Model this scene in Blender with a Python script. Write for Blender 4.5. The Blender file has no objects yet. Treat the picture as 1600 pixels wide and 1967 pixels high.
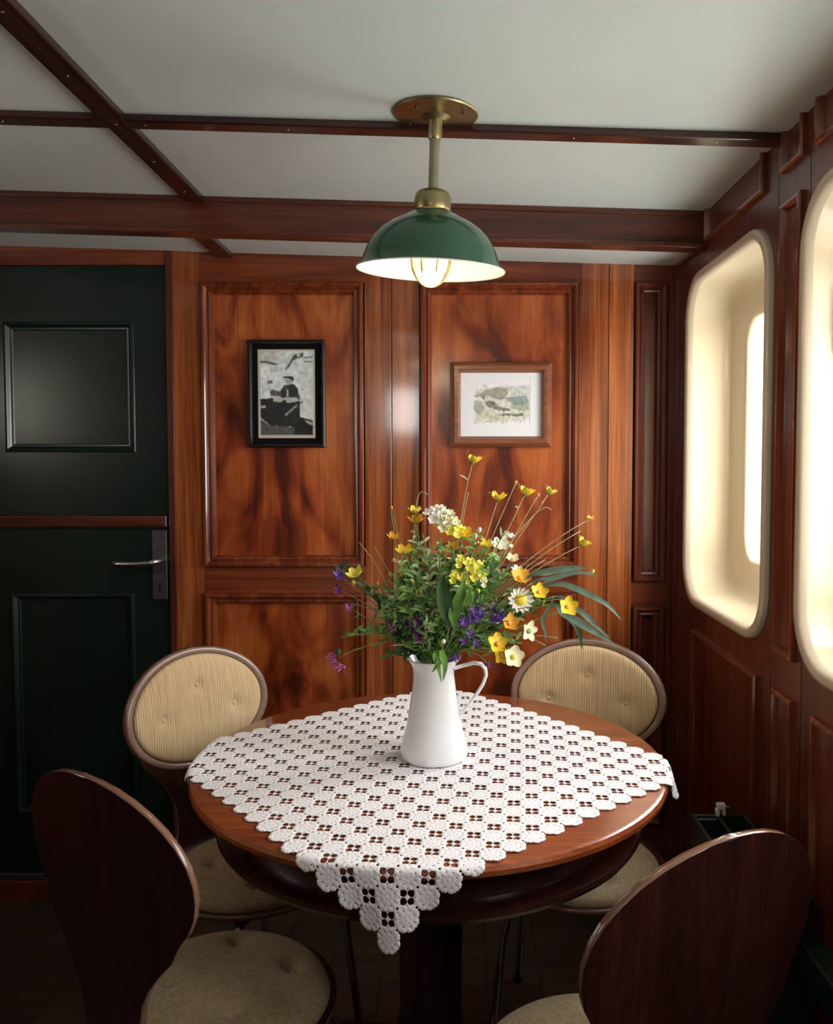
import bpy, bmesh, math, random
import numpy as np
from mathutils import Vector, Matrix
from mathutils.geometry import tessellate_polygon

random.seed(7)
scn = bpy.context.scene
COL = scn.collection
PI = math.pi

# ------------------------------------------------------------------ camera
EYE = 1.40
cam_d = bpy.data.cameras.new('camera')
cam = bpy.data.objects.new('camera', cam_d); COL.objects.link(cam)
cam.location = (0, 0, EYE)
cam.rotation_euler = (math.radians(90 - 2.6), 0, 0)
cam_d.sensor_fit = 'HORIZONTAL'; cam_d.sensor_width = 36.0
cam_d.lens = 36.0                      # focal length = frame width
cam_d.shift_x = -73.0 / 1600.0
cam_d.shift_y = -28.5 / 1600.0
cam_d.clip_start = 0.02
scn.camera = cam

# ------------------------------------------------------------------ sky, exposure
SKY = 17.0
world = bpy.data.worlds.new('overcast_sky'); scn.world = world
world.use_nodes = True
wn = world.node_tree.nodes; wl = world.node_tree.links
bgn = wn['Background']
tc = wn.new('ShaderNodeTexCoord'); sep = wn.new('ShaderNodeSeparateXYZ')
rmp = wn.new('ShaderNodeValToRGB')
mp = wn.new('ShaderNodeMapRange'); mp.inputs['From Min'].default_value = -1; mp.inputs['From Max'].default_value = 1
wl.new(tc.outputs['Generated'], sep.inputs[0]); wl.new(sep.outputs['Z'], mp.inputs['Value'])
wl.new(mp.outputs[0], rmp.inputs[0]); wl.new(rmp.outputs[0], bgn.inputs['Color'])
e = rmp.color_ramp.elements
e[0].position = 0.0; e[0].color = (0.38, 0.42, 0.44, 1)
e[1].position = 1.0; e[1].color = (0.92, 0.96, 1.0, 1)
x = rmp.color_ramp.elements.new(0.46); x.color = (0.90, 0.88, 0.84, 1)
x = rmp.color_ramp.elements.new(0.52); x.color = (1.0, 0.97, 0.92, 1)
bgn.inputs['Strength'].default_value = SKY

scn.view_settings.view_transform = 'Standard'
scn.view_settings.look = 'None'
scn.view_settings.gamma = 1.0
scn.view_settings.use_curve_mapping = False
scn.view_settings.exposure = 0.0

# ------------------------------------------------------------------ materials
def new_mat(name):
    m = bpy.data.materials.new(name); m.use_nodes = True
    nt = m.node_tree
    return m, nt, nt.nodes, nt.links, nt.nodes['Principled BSDF']

def plain(name, col, rough=0.5, metal=0.0, coat=0.0, coat_r=0.1, var=0.0, vscale=30.0, spec=0.5, emit=None, estr=0.0, sub=0.0):
    m, nt, N, L, b = new_mat(name)
    b.inputs['Base Color'].default_value = (*col, 1)
    b.inputs['Roughness'].default_value = rough
    b.inputs['Metallic'].default_value = metal
    b.inputs['Coat Weight'].default_value = coat
    b.inputs['Coat Roughness'].default_value = coat_r
    b.inputs['Specular IOR Level'].default_value = spec
    if emit:
        b.inputs['Emission Color'].default_value = (*emit, 1)
        b.inputs['Emission Strength'].default_value = estr
    if var > 0:
        t = N.new('ShaderNodeTexCoord'); n = N.new('ShaderNodeTexNoise')
        n.inputs['Scale'].default_value = vscale; n.inputs['Detail'].default_value = 4
        r = N.new('ShaderNodeValToRGB')
        r.color_ramp.elements[0].position = .3; r.color_ramp.elements[1].position = .7
        r.color_ramp.elements[0].color = (*[c * (1 - var) for c in col], 1)
        r.color_ramp.elements[1].color = (*[min(1, c * (1 + var)) for c in col], 1)
        L.new(t.outputs['Object'], n.inputs['Vector']); L.new(n.outputs['Fac'], r.inputs[0])
        L.new(r.outputs[0], b.inputs['Base Color'])
    return m

def wood(name, stops, axis='Z', cross=14.0, along=1.1, distort=1.2, fine=0.35, rough=0.32, coat=0.5, coat_r=0.12, flame=False):
    m, nt, N, L, b = new_mat(name)
    t = N.new('ShaderNodeTexCoord'); oi = N.new('ShaderNodeObjectInfo')
    add = N.new('ShaderNodeVectorMath'); add.operation = 'ADD'
    mul = N.new('ShaderNodeVectorMath'); mul.operation = 'SCALE'; mul.inputs['Scale'].default_value = 7.0
    comb = N.new('ShaderNodeCombineXYZ')
    for i in range(3): L.new(oi.outputs['Random'], comb.inputs[i])
    L.new(comb.outputs[0], mul.inputs[0])
    L.new(t.outputs['Object'], add.inputs[0]); L.new(mul.outputs[0], add.inputs[1])
    def mapped(c, a):
        mpn = N.new('ShaderNodeMapping')
        s = [c, c, c]; s['XYZ'.index(axis)] = a
        mpn.inputs['Scale'].default_value = s
        L.new(add.outputs[0], mpn.inputs['Vector']); return mpn
    n1 = N.new('ShaderNodeTexNoise'); n1.inputs['Scale'].default_value = 1.0
    n1.inputs['Detail'].default_value = 5; n1.inputs['Distortion'].default_value = distort
    L.new(mapped(cross, along).outputs[0], n1.inputs['Vector'])
    r = N.new('ShaderNodeValToRGB')
    el = r.color_ramp.elements
    el[0].position, el[0].color = stops[0][0], (*stops[0][1], 1)
    el[1].position, el[1].color = stops[-1][0], (*stops[-1][1], 1)
    for p, c in stops[1:-1]:
        k = el.new(p); k.color = (*c, 1)
    if flame:                       # crotch figure: dark heart, lighter flanks of each panel
        n1.inputs['Detail'].default_value = 3
        sg = N.new('ShaderNodeSeparateXYZ'); L.new(t.outputs['Generated'], sg.inputs[0])
        m1 = N.new('ShaderNodeMath'); m1.operation = 'SUBTRACT'; m1.inputs[1].default_value = .5; L.new(sg.outputs['X'], m1.inputs[0])
        m2 = N.new('ShaderNodeMath'); m2.operation = 'ABSOLUTE'; L.new(m1.outputs[0], m2.inputs[0])
        m3 = N.new('ShaderNodeMath'); m3.operation = 'MULTIPLY_ADD'; m3.inputs[1].default_value = .32; L.new(m2.outputs[0], m3.inputs[0])
        m4 = N.new('ShaderNodeMath'); m4.operation = 'SUBTRACT'; m4.inputs[1].default_value = .06
        L.new(n1.outputs['Fac'], m4.inputs[0]); L.new(m4.outputs[0], m3.inputs[2]); L.new(m3.outputs[0], r.inputs[0])
    else:
        L.new(n1.outputs['Fac'], r.inputs[0])
    n2 = N.new('ShaderNodeTexNoise'); n2.inputs['Scale'].default_value = 1.0; n2.inputs['Detail'].default_value = 3
    L.new(mapped(170, 5).outputs[0], n2.inputs['Vector'])
    mr = N.new('ShaderNodeMapRange'); mr.inputs['From Min'].default_value = .3; mr.inputs['From Max'].default_value = .7
    mr.inputs['To Min'].default_value = 1 - fine; mr.inputs['To Max'].default_value = 1 + fine * .4
    L.new(n2.outputs['Fac'], mr.inputs['Value'])
    mix = N.new('ShaderNodeVectorMath'); mix.operation = 'SCALE'
    L.new(r.outputs[0], mix.inputs[0]); L.new(mr.outputs[0], mix.inputs['Scale'])
    L.new(mix.outputs[0], b.inputs['Base Color'])
    b.inputs['Roughness'].default_value = rough
    b.inputs['Coat Weight'].default_value = coat
    b.inputs['Coat Roughness'].default_value = coat_r
    bp = N.new('ShaderNodeBump'); bp.inputs['Strength'].default_value = .04; bp.inputs['Distance'].default_value = .002
    L.new(n2.outputs['Fac'], bp.inputs['Height']); L.new(bp.outputs[0], b.inputs['Normal'])
    return m

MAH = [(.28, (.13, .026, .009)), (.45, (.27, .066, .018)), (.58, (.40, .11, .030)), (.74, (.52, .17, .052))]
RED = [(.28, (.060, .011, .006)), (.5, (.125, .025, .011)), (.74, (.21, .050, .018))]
REDB = [(.28, (.11, .019, .008)), (.5, (.20, .040, .013)), (.74, (.31, .075, .023))]
DRK = [(.28, (.020, .005, .004)), (.5, (.045, .010, .007)), (.74, (.075, .018, .010))]
FLM = [(.34, (.085, .012, .004)), (.45, (.24, .040, .009)), (.54, (.38, .080, .017)), (.66, (.50, .128, .030)), (.80, (.60, .19, .05))]
M = {}
M['board_v'] = wood('mahogany_boards', MAH, 'Z', 26, .8, rough=.22, coat=1.0, coat_r=.09)
M['board_h'] = wood('mahogany_rails', REDB, 'X', 20, .9)
M['mould_v'] = wood('mahogany_mouldings', REDB, 'Z', 22, 1.0, coat=.8, coat_r=.08, rough=.25)
M['flame'] = wood('flame_mahogany_panels', FLM, 'Z', 6.2, 2.0, distort=1.9, fine=.22, coat=.4, coat_r=.18, flame=True)
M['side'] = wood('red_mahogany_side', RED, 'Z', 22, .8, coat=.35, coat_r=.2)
M['side_y'] = wood('red_mahogany_side_rails', RED, 'Y', 22, .8)
M['beam'] = wood('dark_mahogany_beams', [(.28, (.055, .012, .007)), (.5, (.11, .024, .011)), (.74, (.17, .043, .017))], 'X', 18, .8, rough=.3, coat=.5, coat_r=.1)
M['batten'] = wood('dark_mahogany_battens', DRK, 'X', 18, .8, rough=.3)
M['batten_y'] = wood('dark_mahogany_long_battens', DRK, 'Y', 18, .8, rough=.3)
M['table'] = wood('table_mahogany', [(.28, (.20, .040, .012)), (.5, (.32, .074, .020)), (.74, (.41, .108, .032))], 'X', 9, 1.0, rough=.28, coat=.5, coat_r=.12)
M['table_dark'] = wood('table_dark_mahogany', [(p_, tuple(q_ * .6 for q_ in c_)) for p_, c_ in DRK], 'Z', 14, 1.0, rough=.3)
M['shell'] = wood('chair_shell_plywood', [(.28, (.018, .005, .004)), (.5, (.032, .008, .006)), (.74, (.050, .013, .008))], 'Z', 16, 1.2, rough=.32, coat=.5, coat_r=.2)
M['rim_glare'] = plain('ply_rim_glare', (.30, .185, .14), .3, coat=1.0, coat_r=.28, var=.1, vscale=40)  # chair rim ply with the window glare put into its pale colour
M['ply_edge'] = plain('chair_plywood_edge', (.20, .10, .065), .22, coat=.6, coat_r=.08)
M['ceiling'] = plain('painted_ceiling', (.64, .69, .66), .45, var=.02, vscale=3)
M['green_door'] = plain('dark_green_gloss_paint', (.0035, .016, .011), .30, coat=.5, coat_r=.22, var=.15, vscale=6)
M['green_bin'] = plain('dark_green_bin', (.010, .026, .018), .4, var=.2, vscale=20)
M['cream'] = plain('cream_fibreglass', (.74, .62, .42), .28, coat=.4, coat_r=.15, var=.02, vscale=5)
M['cream_rim'] = plain('cream_trim_rim', (.62, .52, .38), .35, coat=.3)
M['steel'] = plain('brushed_steel', (.55, .56, .58), .25, metal=1.0, var=.08, vscale=40)
M['dark_steel'] = plain('tarnished_steel', (.20, .20, .22), .42, metal=1.0, var=.15, vscale=60)
M['black_metal'] = plain('black_painted_metal', (.010, .010, .012), .4)
M['brass'] = plain('aged_brass', (.38, .32, .16), .40, metal=1.0, var=.12, vscale=30)
M['rod'] = plain('dull_brass_paint', (.34, .31, .20), .38, metal=.6, var=.08, vscale=20)
M['shade_green'] = plain('green_enamel', (.014, .085, .040), .25, coat=.45, coat_r=.08)
M['shade_white'] = plain('white_enamel_inside', (.85, .82, .74), .35)
M['bulb'] = plain('lit_lamp_glass', (1, .9, .7), .3, emit=(1.0, .78, .36), estr=1.0)
M['enamel'] = plain('white_enamel', (.88, .89, .90), .18, coat=.7, coat_r=.06, var=.015, vscale=8)
M['lace'] = plain('white_crochet_cotton', (.88, .85, .87), .85, var=.06, vscale=260)
M['floor'] = wood('dark_floor', [(.3, (.030, .016, .009)), (.5, (.045, .024, .013)), (.7, (.065, .034, .018))], 'X', 16, .8, rough=.5, coat=.1)
M['paper'] = plain('picture_mount_card', (.82, .84, .88), .6)
M['black_frame'] = plain('black_picture_frame', (.012, .007, .008), .3, coat=.25)
M['black_mat'] = plain('black_mount_card', (.003, .003, .004), .8, spec=.15)
M['brown_frame'] = wood('brown_picture_frame', [(.28, (.20, .065, .028)), (.5, (.27, .092, .042)), (.74, (.34, .13, .06))], 'X', 18, 2, rough=.3, coat=.5)

def fabric(name, c1, c2, scale):
    m, nt, N, L, b = new_mat(name)
    t = N.new('ShaderNodeTexCoord'); mpn = N.new('ShaderNodeMapping')
    mpn.inputs['Scale'].default_value = scale
    L.new(t.outputs['Object'], mpn.inputs['Vector'])
    n = N.new('ShaderNodeTexNoise'); n.inputs['Scale'].default_value = 1; n.inputs['Detail'].default_value = 3
    L.new(mpn.outputs[0], n.inputs['Vector'])
    r = N.new('ShaderNodeValToRGB'); r.color_ramp.elements[0].position = .32; r.color_ramp.elements[1].position = .68
    r.color_ramp.elements[0].color = (*c1, 1); r.color_ramp.elements[1].color = (*c2, 1)
    L.new(n.outputs['Fac'], r.inputs[0]); L.new(r.outputs[0], b.inputs['Base Color'])
    b.inputs['Roughness'].default_value = .75; b.inputs['Sheen Weight'].default_value = .2
    bp = N.new('ShaderNodeBump'); bp.inputs['Strength'].default_value = .35; bp.inputs['Distance'].default_value = .002
    L.new(n.outputs['Fac'], bp.inputs['Height']); L.new(bp.outputs[0], b.inputs['Normal'])
    return m
def ribbed(name, c1, c2):
    m, nt, N, L, b = new_mat(name)
    t = N.new('ShaderNodeTexCoord'); mpn = N.new('ShaderNodeMapping'); mpn.inputs['Scale'].default_value = (1, .02, .045)
    L.new(t.outputs['Object'], mpn.inputs['Vector'])
    w = N.new('ShaderNodeTexWave'); w.bands_direction = 'X'; w.inputs['Scale'].default_value = 52
    w.inputs['Distortion'].default_value = 2.6; w.inputs['Detail'].default_value = 3; w.inputs['Detail Scale'].default_value = 2.2
    L.new(mpn.outputs[0], w.inputs['Vector'])
    mp2 = N.new('ShaderNodeMapping'); mp2.inputs['Scale'].default_value = (110, 9, 11); L.new(t.outputs['Object'], mp2.inputs['Vector'])
    n = N.new('ShaderNodeTexNoise'); n.inputs['Scale'].default_value = 1; n.inputs['Detail'].default_value = 2; L.new(mp2.outputs[0], n.inputs['Vector'])
    mx = N.new('ShaderNodeMath'); mx.operation = 'MULTIPLY_ADD'; mx.inputs[1].default_value = .5
    L.new(w.outputs['Fac'], mx.inputs[0]); 
    h = N.new('ShaderNodeMath'); h.operation = 'MULTIPLY'; h.inputs[1].default_value = .55; L.new(n.outputs['Fac'], h.inputs[0]); L.new(h.outputs[0], mx.inputs[2])
    r = N.new('ShaderNodeValToRGB'); r.color_ramp.elements[0].position = .22; r.color_ramp.elements[1].position = .68
    r.color_ramp.elements[0].color = (*c1, 1); r.color_ramp.elements[1].color = (*c2, 1)
    L.new(mx.outputs[0], r.inputs[0]); L.new(r.outputs[0], b.inputs['Base Color'])
    b.inputs['Roughness'].default_value = .75
    bp = N.new('ShaderNodeBump'); bp.inputs['Strength'].default_value = .25; bp.inputs['Distance'].default_value = .002
    L.new(mx.outputs[0], bp.inputs['Height']); L.new(bp.outputs[0], b.inputs['Normal'])
    return m
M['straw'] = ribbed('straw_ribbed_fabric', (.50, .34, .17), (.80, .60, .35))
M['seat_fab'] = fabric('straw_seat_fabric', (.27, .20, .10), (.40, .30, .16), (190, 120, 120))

def glass_mat():
    m, nt, N, L, b = new_mat('window_glass')
    tr = N.new('ShaderNodeBsdfTransparent'); gl = N.new('ShaderNodeBsdfGlossy'); gl.inputs['Roughness'].default_value = .02
    mx = N.new('ShaderNodeMixShader'); mx.inputs[0].default_value = .07
    L.new(tr.outputs[0], mx.inputs[1]); L.new(gl.outputs[0], mx.inputs[2])
    L.new(mx.outputs[0], N['Material Output'].inputs['Surface'])
    return m
M['glass'] = glass_mat()

def leafm(name, c, rough=.5, var=.25, sc=60):
    m = plain(name, c, rough, var=var, vscale=sc, spec=.4)
    b = m.node_tree.nodes['Principled BSDF']
    b.inputs['Subsurface Weight'].default_value = .0
    return m
M['stem'] = leafm('green_stem', (.17, .27, .07))
M['stem_pale'] = leafm('pale_dry_stem', (.40, .36, .20))
M['leaf'] = leafm('mid_green_leaf', (.12, .25, .05))
M['leaf_dark'] = leafm('dark_green_leaf', (.035, .085, .025))
M['leaf_grey'] = leafm('grey_green_leaf', (.11, .17, .125), .38)
M['leaf_bright'] = leafm('bright_green_leaf', (.17, .38, .06), .35)
M['leaf_pale'] = leafm('sage_leaf', (.34, .42, .20))
M['yellow'] = leafm('yellow_petal', (.90, .66, .05), .4, .1)
M['lemon'] = leafm('lemon_petal', (.85, .80, .12), .45, .12)
M['amber'] = leafm('amber_petal', (.85, .45, .05), .45, .12)
M['peach'] = leafm('peach_bud', (.80, .42, .18), .5, .1)
M['cream_petal'] = leafm('cream_petal', (.90, .86, .58), .5, .06)
M['white_petal'] = leafm('white_petal', (.90, .88, .78), .5, .05)
M['violet'] = leafm('violet_petal', (.20, .09, .42), .5, .25)
M['purple'] = leafm('purple_petal', (.22, .04, .24), .5, .2)
M['pink'] = leafm('pink_petal', (.55, .16, .42), .5, .2)

# ------------------------------------------------------------------ mesh helpers
class MB:
    def __init__(s): s.v = []; s.f = []; s.mi = []
    def add(s, vs, fs, mi=0):
        o = len(s.v); s.v += [tuple(p) for p in vs]
        s.f += [tuple(i + o for i in f) for f in fs]; s.mi += [mi] * len(fs)
    def box(s, x0, x1, y0, y1, z0, z1):
        v = [(x, y, z) for z in (z0, z1) for y in (y0, y1) for x in (x0, x1)]
        s.add(v, [(0, 2, 3, 1), (4, 5, 7, 6), (0, 1, 5, 4), (2, 6, 7, 3), (0, 4, 6, 2), (1, 3, 7, 5)]); return s
    def grid(s, P, closed_u=False, mi=0):        # P: rows of points
        n = len(P); m = len(P[0]); v = [p for r in P for p in r]; f = []
        for i in range(n - 1):
            for j in range(m if closed_u else m - 1):
                k = (j + 1) % m
                f.append((i * m + j, i * m + k, (i + 1) * m + k, (i + 1) * m + j))
        s.add(v, f, mi); return s
    def lathe(s, prof, n=40, cx=0, cy=0, mi=0):
        P = [[(cx + r * math.cos(2 * PI * j / n), cy + r * math.sin(2 * PI * j / n), z) for j in range(n)] for r, z in prof]
        s.grid(P, True, mi); return s
    def tube(s, pts, rad, n=8, caps=True, mi=0):
        pts = [Vector(p) for p in pts]; rings = []
        up = None
        for i, p in enumerate(pts):
            t = (pts[min(i + 1, len(pts) - 1)] - pts[max(i - 1, 0)])
            if t.length < 1e-9: t = Vector((0, 0, 1))
            t.normalize()
            if up is None:
                up = t.orthogonal().normalized()
            else:
                up = (up - t * up.dot(t))
                up = up.normalized() if up.length > 1e-6 else t.orthogonal().normalized()
            b = t.cross(up); r = rad[i] if hasattr(rad, '__len__') else rad
            rings.append([p + (up * math.cos(2 * PI * j / n) + b * math.sin(2 * PI * j / n)) * r for j in range(n)])
        o = len(s.v)
        s.grid(rings, True, mi)
        if caps:
            s.f.append(tuple(o + j for j in reversed(range(n)))); s.mi.append(mi)
            e = o + (len(pts) - 1) * n
            s.f.append(tuple(e + j for j in range(n))); s.mi.append(mi)
        return s
    def build(s, name, mat=None, parent=None, smooth=False, bevel=0, mats=None, fixn=True, loc=None):
        me = bpy.data.meshes.new(name)
        me.from_pydata(s.v, [], s.f)
        if fixn:
            bm = bmesh.new(); bm.from_mesh(me)
            bmesh.ops.remove_doubles(bm, verts=bm.verts, dist=1e-6)
            bmesh.ops.recalc_face_normals(bm, faces=bm.faces)
            bm.to_mesh(me); bm.free()
        for mm in (mats or ([mat] if mat else [])): me.materials.append(mm)
        if mats and len(me.polygons) == len(s.mi):
            me.polygons.foreach_set('material_index', s.mi)
        if smooth: me.shade_smooth() if hasattr(me, 'shade_smooth') else me.polygons.foreach_set('use_smooth', [True] * len(me.polygons))
        me.update()
        o = bpy.data.objects.new(name, me); COL.objects.link(o)
        if parent: o.parent = parent
        if loc: o.location = loc
        if bevel:
            b = o.modifiers.new('edge', 'BEVEL'); b.width = bevel; b.segments = 2; b.limit_method = 'ANGLE'
        return o

def thing(name, label, cat, loc=(0, 0, 0), rz=0.0, group=None):
    o = bpy.data.objects.new(name, None); COL.objects.link(o)
    o.location = loc; o.rotation_euler = (0, 0, rz); o.empty_display_size = .05
    tag(o, label, cat, group); return o
def tag(o, label, cat, group=None):
    o['label'] = label; o['category'] = cat
    if group: o['group'] = group
    return o
def struct(o, label, cat):
    o['kind'] = 'structure'; o['label'] = label; o['category'] = cat; return o
def autosmooth(o, ang=40):
    me = o.data
    me.polygons.foreach_set('use_smooth', [True] * len(me.polygons))
    bm = bmesh.new(); bm.from_mesh(me)
    for ed in bm.edges:
        if len(ed.link_faces) == 2 and ed.calc_face_angle(0) > math.radians(ang): ed.smooth = False
    bm.to_mesh(me); bm.free(); return o

def offset_poly(P, d):          # inset a convex polygon given counter clockwise
    n = len(P); out = []
    lines = []
    for i in range(n):
        a, b = Vector(P[i]), Vector(P[(i + 1) % n]); t = (b - a).normalized(); nn = Vector((-t.y, t.x))
        lines.append((a + nn * d, t))
    for i in range(n):
        p, t = lines[i - 1]; q, u = lines[i]
        den = t.x * u.y - t.y * u.x
        k = ((q.x - p.x) * u.y - (q.y - p.y) * u.x) / den
        out.append((p + t * k))
    return out
def frame_mesh(P, prof, to3):
    mb = MB(); rows = []
    for d, h in prof:
        rows.append([to3(q.x, q.y, h) for q in offset_poly(P, d)])
    mb.grid(rows, True); return mb
def rect(u0, u1, v0, v1): return [(u0, v0), (u1, v0), (u1, v1), (u0, v1)]

BACK = 2.60; RW = 0.69
def back3(u, v, h): return (u, BACK - h, v)
def right3(u, v, h): return (RW - h, u, v)
BOL = [(0, -.012), (0, .010), (.003, .014), (.010, .015), (.015, .010), (.019, .002), (.024, .004), (.029, .002), (.033, -.008), (.036, -.016)]
BOLR = [(0, -.010), (0, .009), (.003, .013), (.009, .013), (.014, .007), (.018, -.001), (.022, .000), (.026, -.008), (.028, -.014)]

def panel(parent, P, to3, field_mat, prof=BOL, depth=-.014, mould_mat=None):
    o = frame_mesh(P, prof, to3).build('moulding', mould_mat or M['mould_v'], parent); autosmooth(o, 25)
    Q = offset_poly(P, prof[-1][0] - .004)
    mb = MB()
    R = offset_poly([tuple(q) for q in Q], .012)
    f0 = [to3(q.x, q.y, depth) for q in Q]; b0 = [to3(q.x, q.y, depth - .02) for q in Q]
    n = len(P)
    mb.add(f0 + b0, [tuple(range(n)), tuple(reversed(range(n, 2 * n)))] + [(i, n + i, n + (i + 1) % n, (i + 1) % n) for i in range(n)])
    mb.build('panel', field_mat, parent)

# ------------------------------------------------------------------ floor and ceiling
o = MB().box(-2.05, .80, -.65, 2.70, -.06, 0).build('floor', M['floor'])
struct(o, 'dark brown wooden cabin floor under the table', 'floor')
for k in range(20):
    x0 = -2.05 + k * .1425
    MB().box(x0 + .001, x0 + .1415, -.65, 2.64, 0, .003).build('floorboard' if not k else 'floorboard', M['floor'], o)

def cz(x, low=0.0): return 2.0985 - .029 * (x + .038) - low
def slab(x0, x1, y0, y1, low, z_off, th):
    mb = MB()
    v = []
    for z in (0, 1):
        for y in (y0, y1):
            for xx in (x0, x1):
                v.append((xx, y, cz(xx, low) + z_off + (th if z else 0)))
    mb.add(v, [(0, 2, 3, 1), (4, 5, 7, 6), (0, 1, 5, 4), (2, 6, 7, 3), (0, 4, 6, 2), (1, 3, 7, 5)])
    return mb
LOW = .081
o = slab(-2.05, .80, -.65, 2.33, 0, 0, .03).build('ceiling', M['ceiling'])
struct(o, 'white painted ceiling with dark wooden battens', 'ceiling')
slab(-2.05, .80, 2.33, 2.68, LOW, 0, .09).build('ceiling_panel', M['ceiling'], o)

def trim(mb, n, mat, label, bev=.003):
    o = mb.build('trim_%d' % n, mat, bevel=bev); struct(o, label, 'beam'); return o
t1 = trim(slab(-2.0, RW, 2.31, 2.355, 0, -.094, .0945), 1, M['beam'], 'deep dark mahogany ceiling beam nearest the back wall')
slab(-2.0, RW, 2.302, 2.36, 0, -.101, .014).build('bead', M['beam'], t1, bevel=.003)
slab(-2.0, RW, 2.304, 2.312, 0, -.014, .014).build('bead', M['beam'], t1, bevel=.002)
t2 = trim(slab(-2.0, RW, 1.00, 1.085, 0, -.100, .1005), 2, M['beam'], 'deep dark mahogany ceiling beam at the top edge of the view')
t3 = trim(slab(-2.0, RW, 1.762, 1.806, 0, -.016, .0165), 3, M['batten'], 'thin dark batten across the ceiling behind the pendant lamp')
t4 = trim(slab(-.735, -.683, -.6, 2.31, 0, -.017, .0175), 4, M['batten_y'], 'dark lengthwise batten on the ceiling running towards the door')
slab(-.735, -.683, 2.355, 2.60, LOW, -.017, .0175).build('batten', M['batten_y'], t4, bevel=.003)
for t in (t3, t4):                                      # bright screw heads
    for k in range(7):
        mb = MB()
        if t is t3: px, py, pz = -1.25 + k * .30, 1.784, 0
        else: px, py, pz = -.709, .9 + k * .22, 0
        zz = cz(px) - (.016 if t is t3 else .017)
        mb.lathe([(0.0, zz - .0012), (.0024, zz - .0008), (.0026, zz)], 8, px, py)
        mb.build('screw_head', M['steel'], t, smooth=True)

# ------------------------------------------------------------------ back wall
wb = MB().box(-2.05, .80, 2.655, 2.70, -.05, 2.14).build('wall_back', M['side'])
struct(wb, 'mahogany panelled back wall beside the green door', 'wall')
def bplank(name, x0, x1, z0, z1, mat, y0=BACK, bev=.0012, y1=2.66):
    return MB().box(x0, x1, y0, y1, z0, z1).build(name, mat, wb, bevel=bev)
ZT = 2.075
bplank('plank', -.871, -.786, .0, 2.045, M['board_v'])
bplank('plank', -.279, -.196, .0, 2.045, M['board_v'])
bplank('plank', -.194, -.109, .0, 2.045, M['board_v'])
bplank('plank', .386, .477, .0, 2.045, M['board_v'])
bplank('plank', .479, .556, .0, 2.045, M['board_v'])
bplank('plank', .662, .70, .0, 2.045, M['side'], y0=BACK - .006)
for (a, b) in ((-.786, -.279), (-.109, .386), (.556, .662)):
    bplank('rail', a, b, 1.945, 2.045, M['board_h'])
    bplank('rail', a, b, .98 if a < .5 else .938, 1.064 if a < .5 else 1.017, M['board_h'])
    bplank('rail', a, b, .10, .24, M['board_h'])
    m_ = M['flame'] if a < .5 else M['side']  # shade on the narrow corner panel put in as darker wood
    zt, zm = (1.064, .98) if a < .5 else (1.017, .938)
    mm_ = M['mould_v'] if a < .5 else M['side']  # narrow panel mouldings darkened the same way for its shade
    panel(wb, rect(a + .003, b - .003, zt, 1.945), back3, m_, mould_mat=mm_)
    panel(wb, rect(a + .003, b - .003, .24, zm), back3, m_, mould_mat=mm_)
bplank('cornice', -2.0, .70, 2.040, 2.10, M['board_h'], y0=BACK - .004, bev=.004)
bb = MB().box(-.871, .70, 2.575, 2.60, 0, .11).build('baseboard_back', M['side'], bevel=.004)
struct(bb, 'dark mahogany skirting board along the back wall', 'skirting')
# --- a vertical reflection stripe comes from the gloss of the boards themselves

# ------------------------------------------------------------------ door
dr = MB().box(-1.56, -.871, 2.625, 2.66, .0, 2.04).build('door_1', M['black_metal'])
struct(dr, 'dark green split cabin door with mahogany rail and lever handle', 'door')
MB().box(-1.56, -.893, 2.603, 2.65, 2.000, 2.045).build('door_header', M['board_h'], dr, bevel=.003)
MB().box(-.8925, -.871, 2.596, 2.65, 0, 2.045).build('door_jamb', M['side'], dr, bevel=.003)
MB().box(-1.56, -1.51, 2.596, 2.65, 0, 2.045).build('door_jamb', M['side'], dr, bevel=.003)
DB = 2.61
def door3(u, v, h): return (u, DB - h, v)
def leaf(z0, z1, p):
    # leaf face with a recessed panel: four boards round it
    x0, x1 = -1.507, -.896
    a, b, c, d = p
    mb = MB()
    y0, y1 = DB, DB + .03
    mb.box(x0, a, y0, y1, z0, z1); mb.box(b, x1, y0, y1, z0, z1); mb.box(a, b, y0, y1, z0, c); mb.box(a, b, y0, y1, d, z1)
    lf = mb.build('door_leaf', M['green_door'], dr)
    prof = [(0, -.01), (0, .001), (.003, .006), (.010, .008), (.014, .004), (.019, -.003), (.024, -.004), (.028, -.010)]
    f = frame_mesh(rect(a - .002, b + .002, c - .002, d + .002), prof, door3).build('moulding', M['green_door'], lf); autosmooth(f, 25)
    MB().box(a + .018, b - .018, DB + .008, DB + .028, c + .018, d - .018).build('panel', M['green_door'], lf)
leaf(1.226, 1.998, (-1.402, -.998, 1.424, 1.826))
leaf(.085, 1.186, (-1.396, -1.010, .27, .978))
MB().box(-1.507, -.905, DB - .022, DB + .03, 1.187, 1.225).build('door_rail', M['beam'], dr, bevel=.005)
cp = MB().box(-.905, -.897, DB - .024, DB - .004, 1.190, 1.224).build('catch', M['steel'], dr, bevel=.002)
cp['label'] = 'bright steel catch'
lp = MB().box(-.950, -.902, DB - .006, DB, .958, 1.178).build('lock_plate', M['dark_steel'], dr, bevel=.004)
lp['label'] = 'tarnished steel lock plate'
mb = MB(); mb.tube([(-.918, DB - .005, 1.086), (-.918, DB - .050, 1.086), (-.924, DB - .058, 1.084), (-.940, DB - .060, 1.079), (-.985, DB - .060, 1.077), (-1.036, DB - .060, 1.078), (-1.050, DB - .056, 1.078)], [.011, .010, .011, .0105, .009, .009, .0095], 12)
mb.lathe([(0, 0)], 3) if False else None
mb.build('lever_handle', M['steel'], lp, smooth=True)
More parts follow.
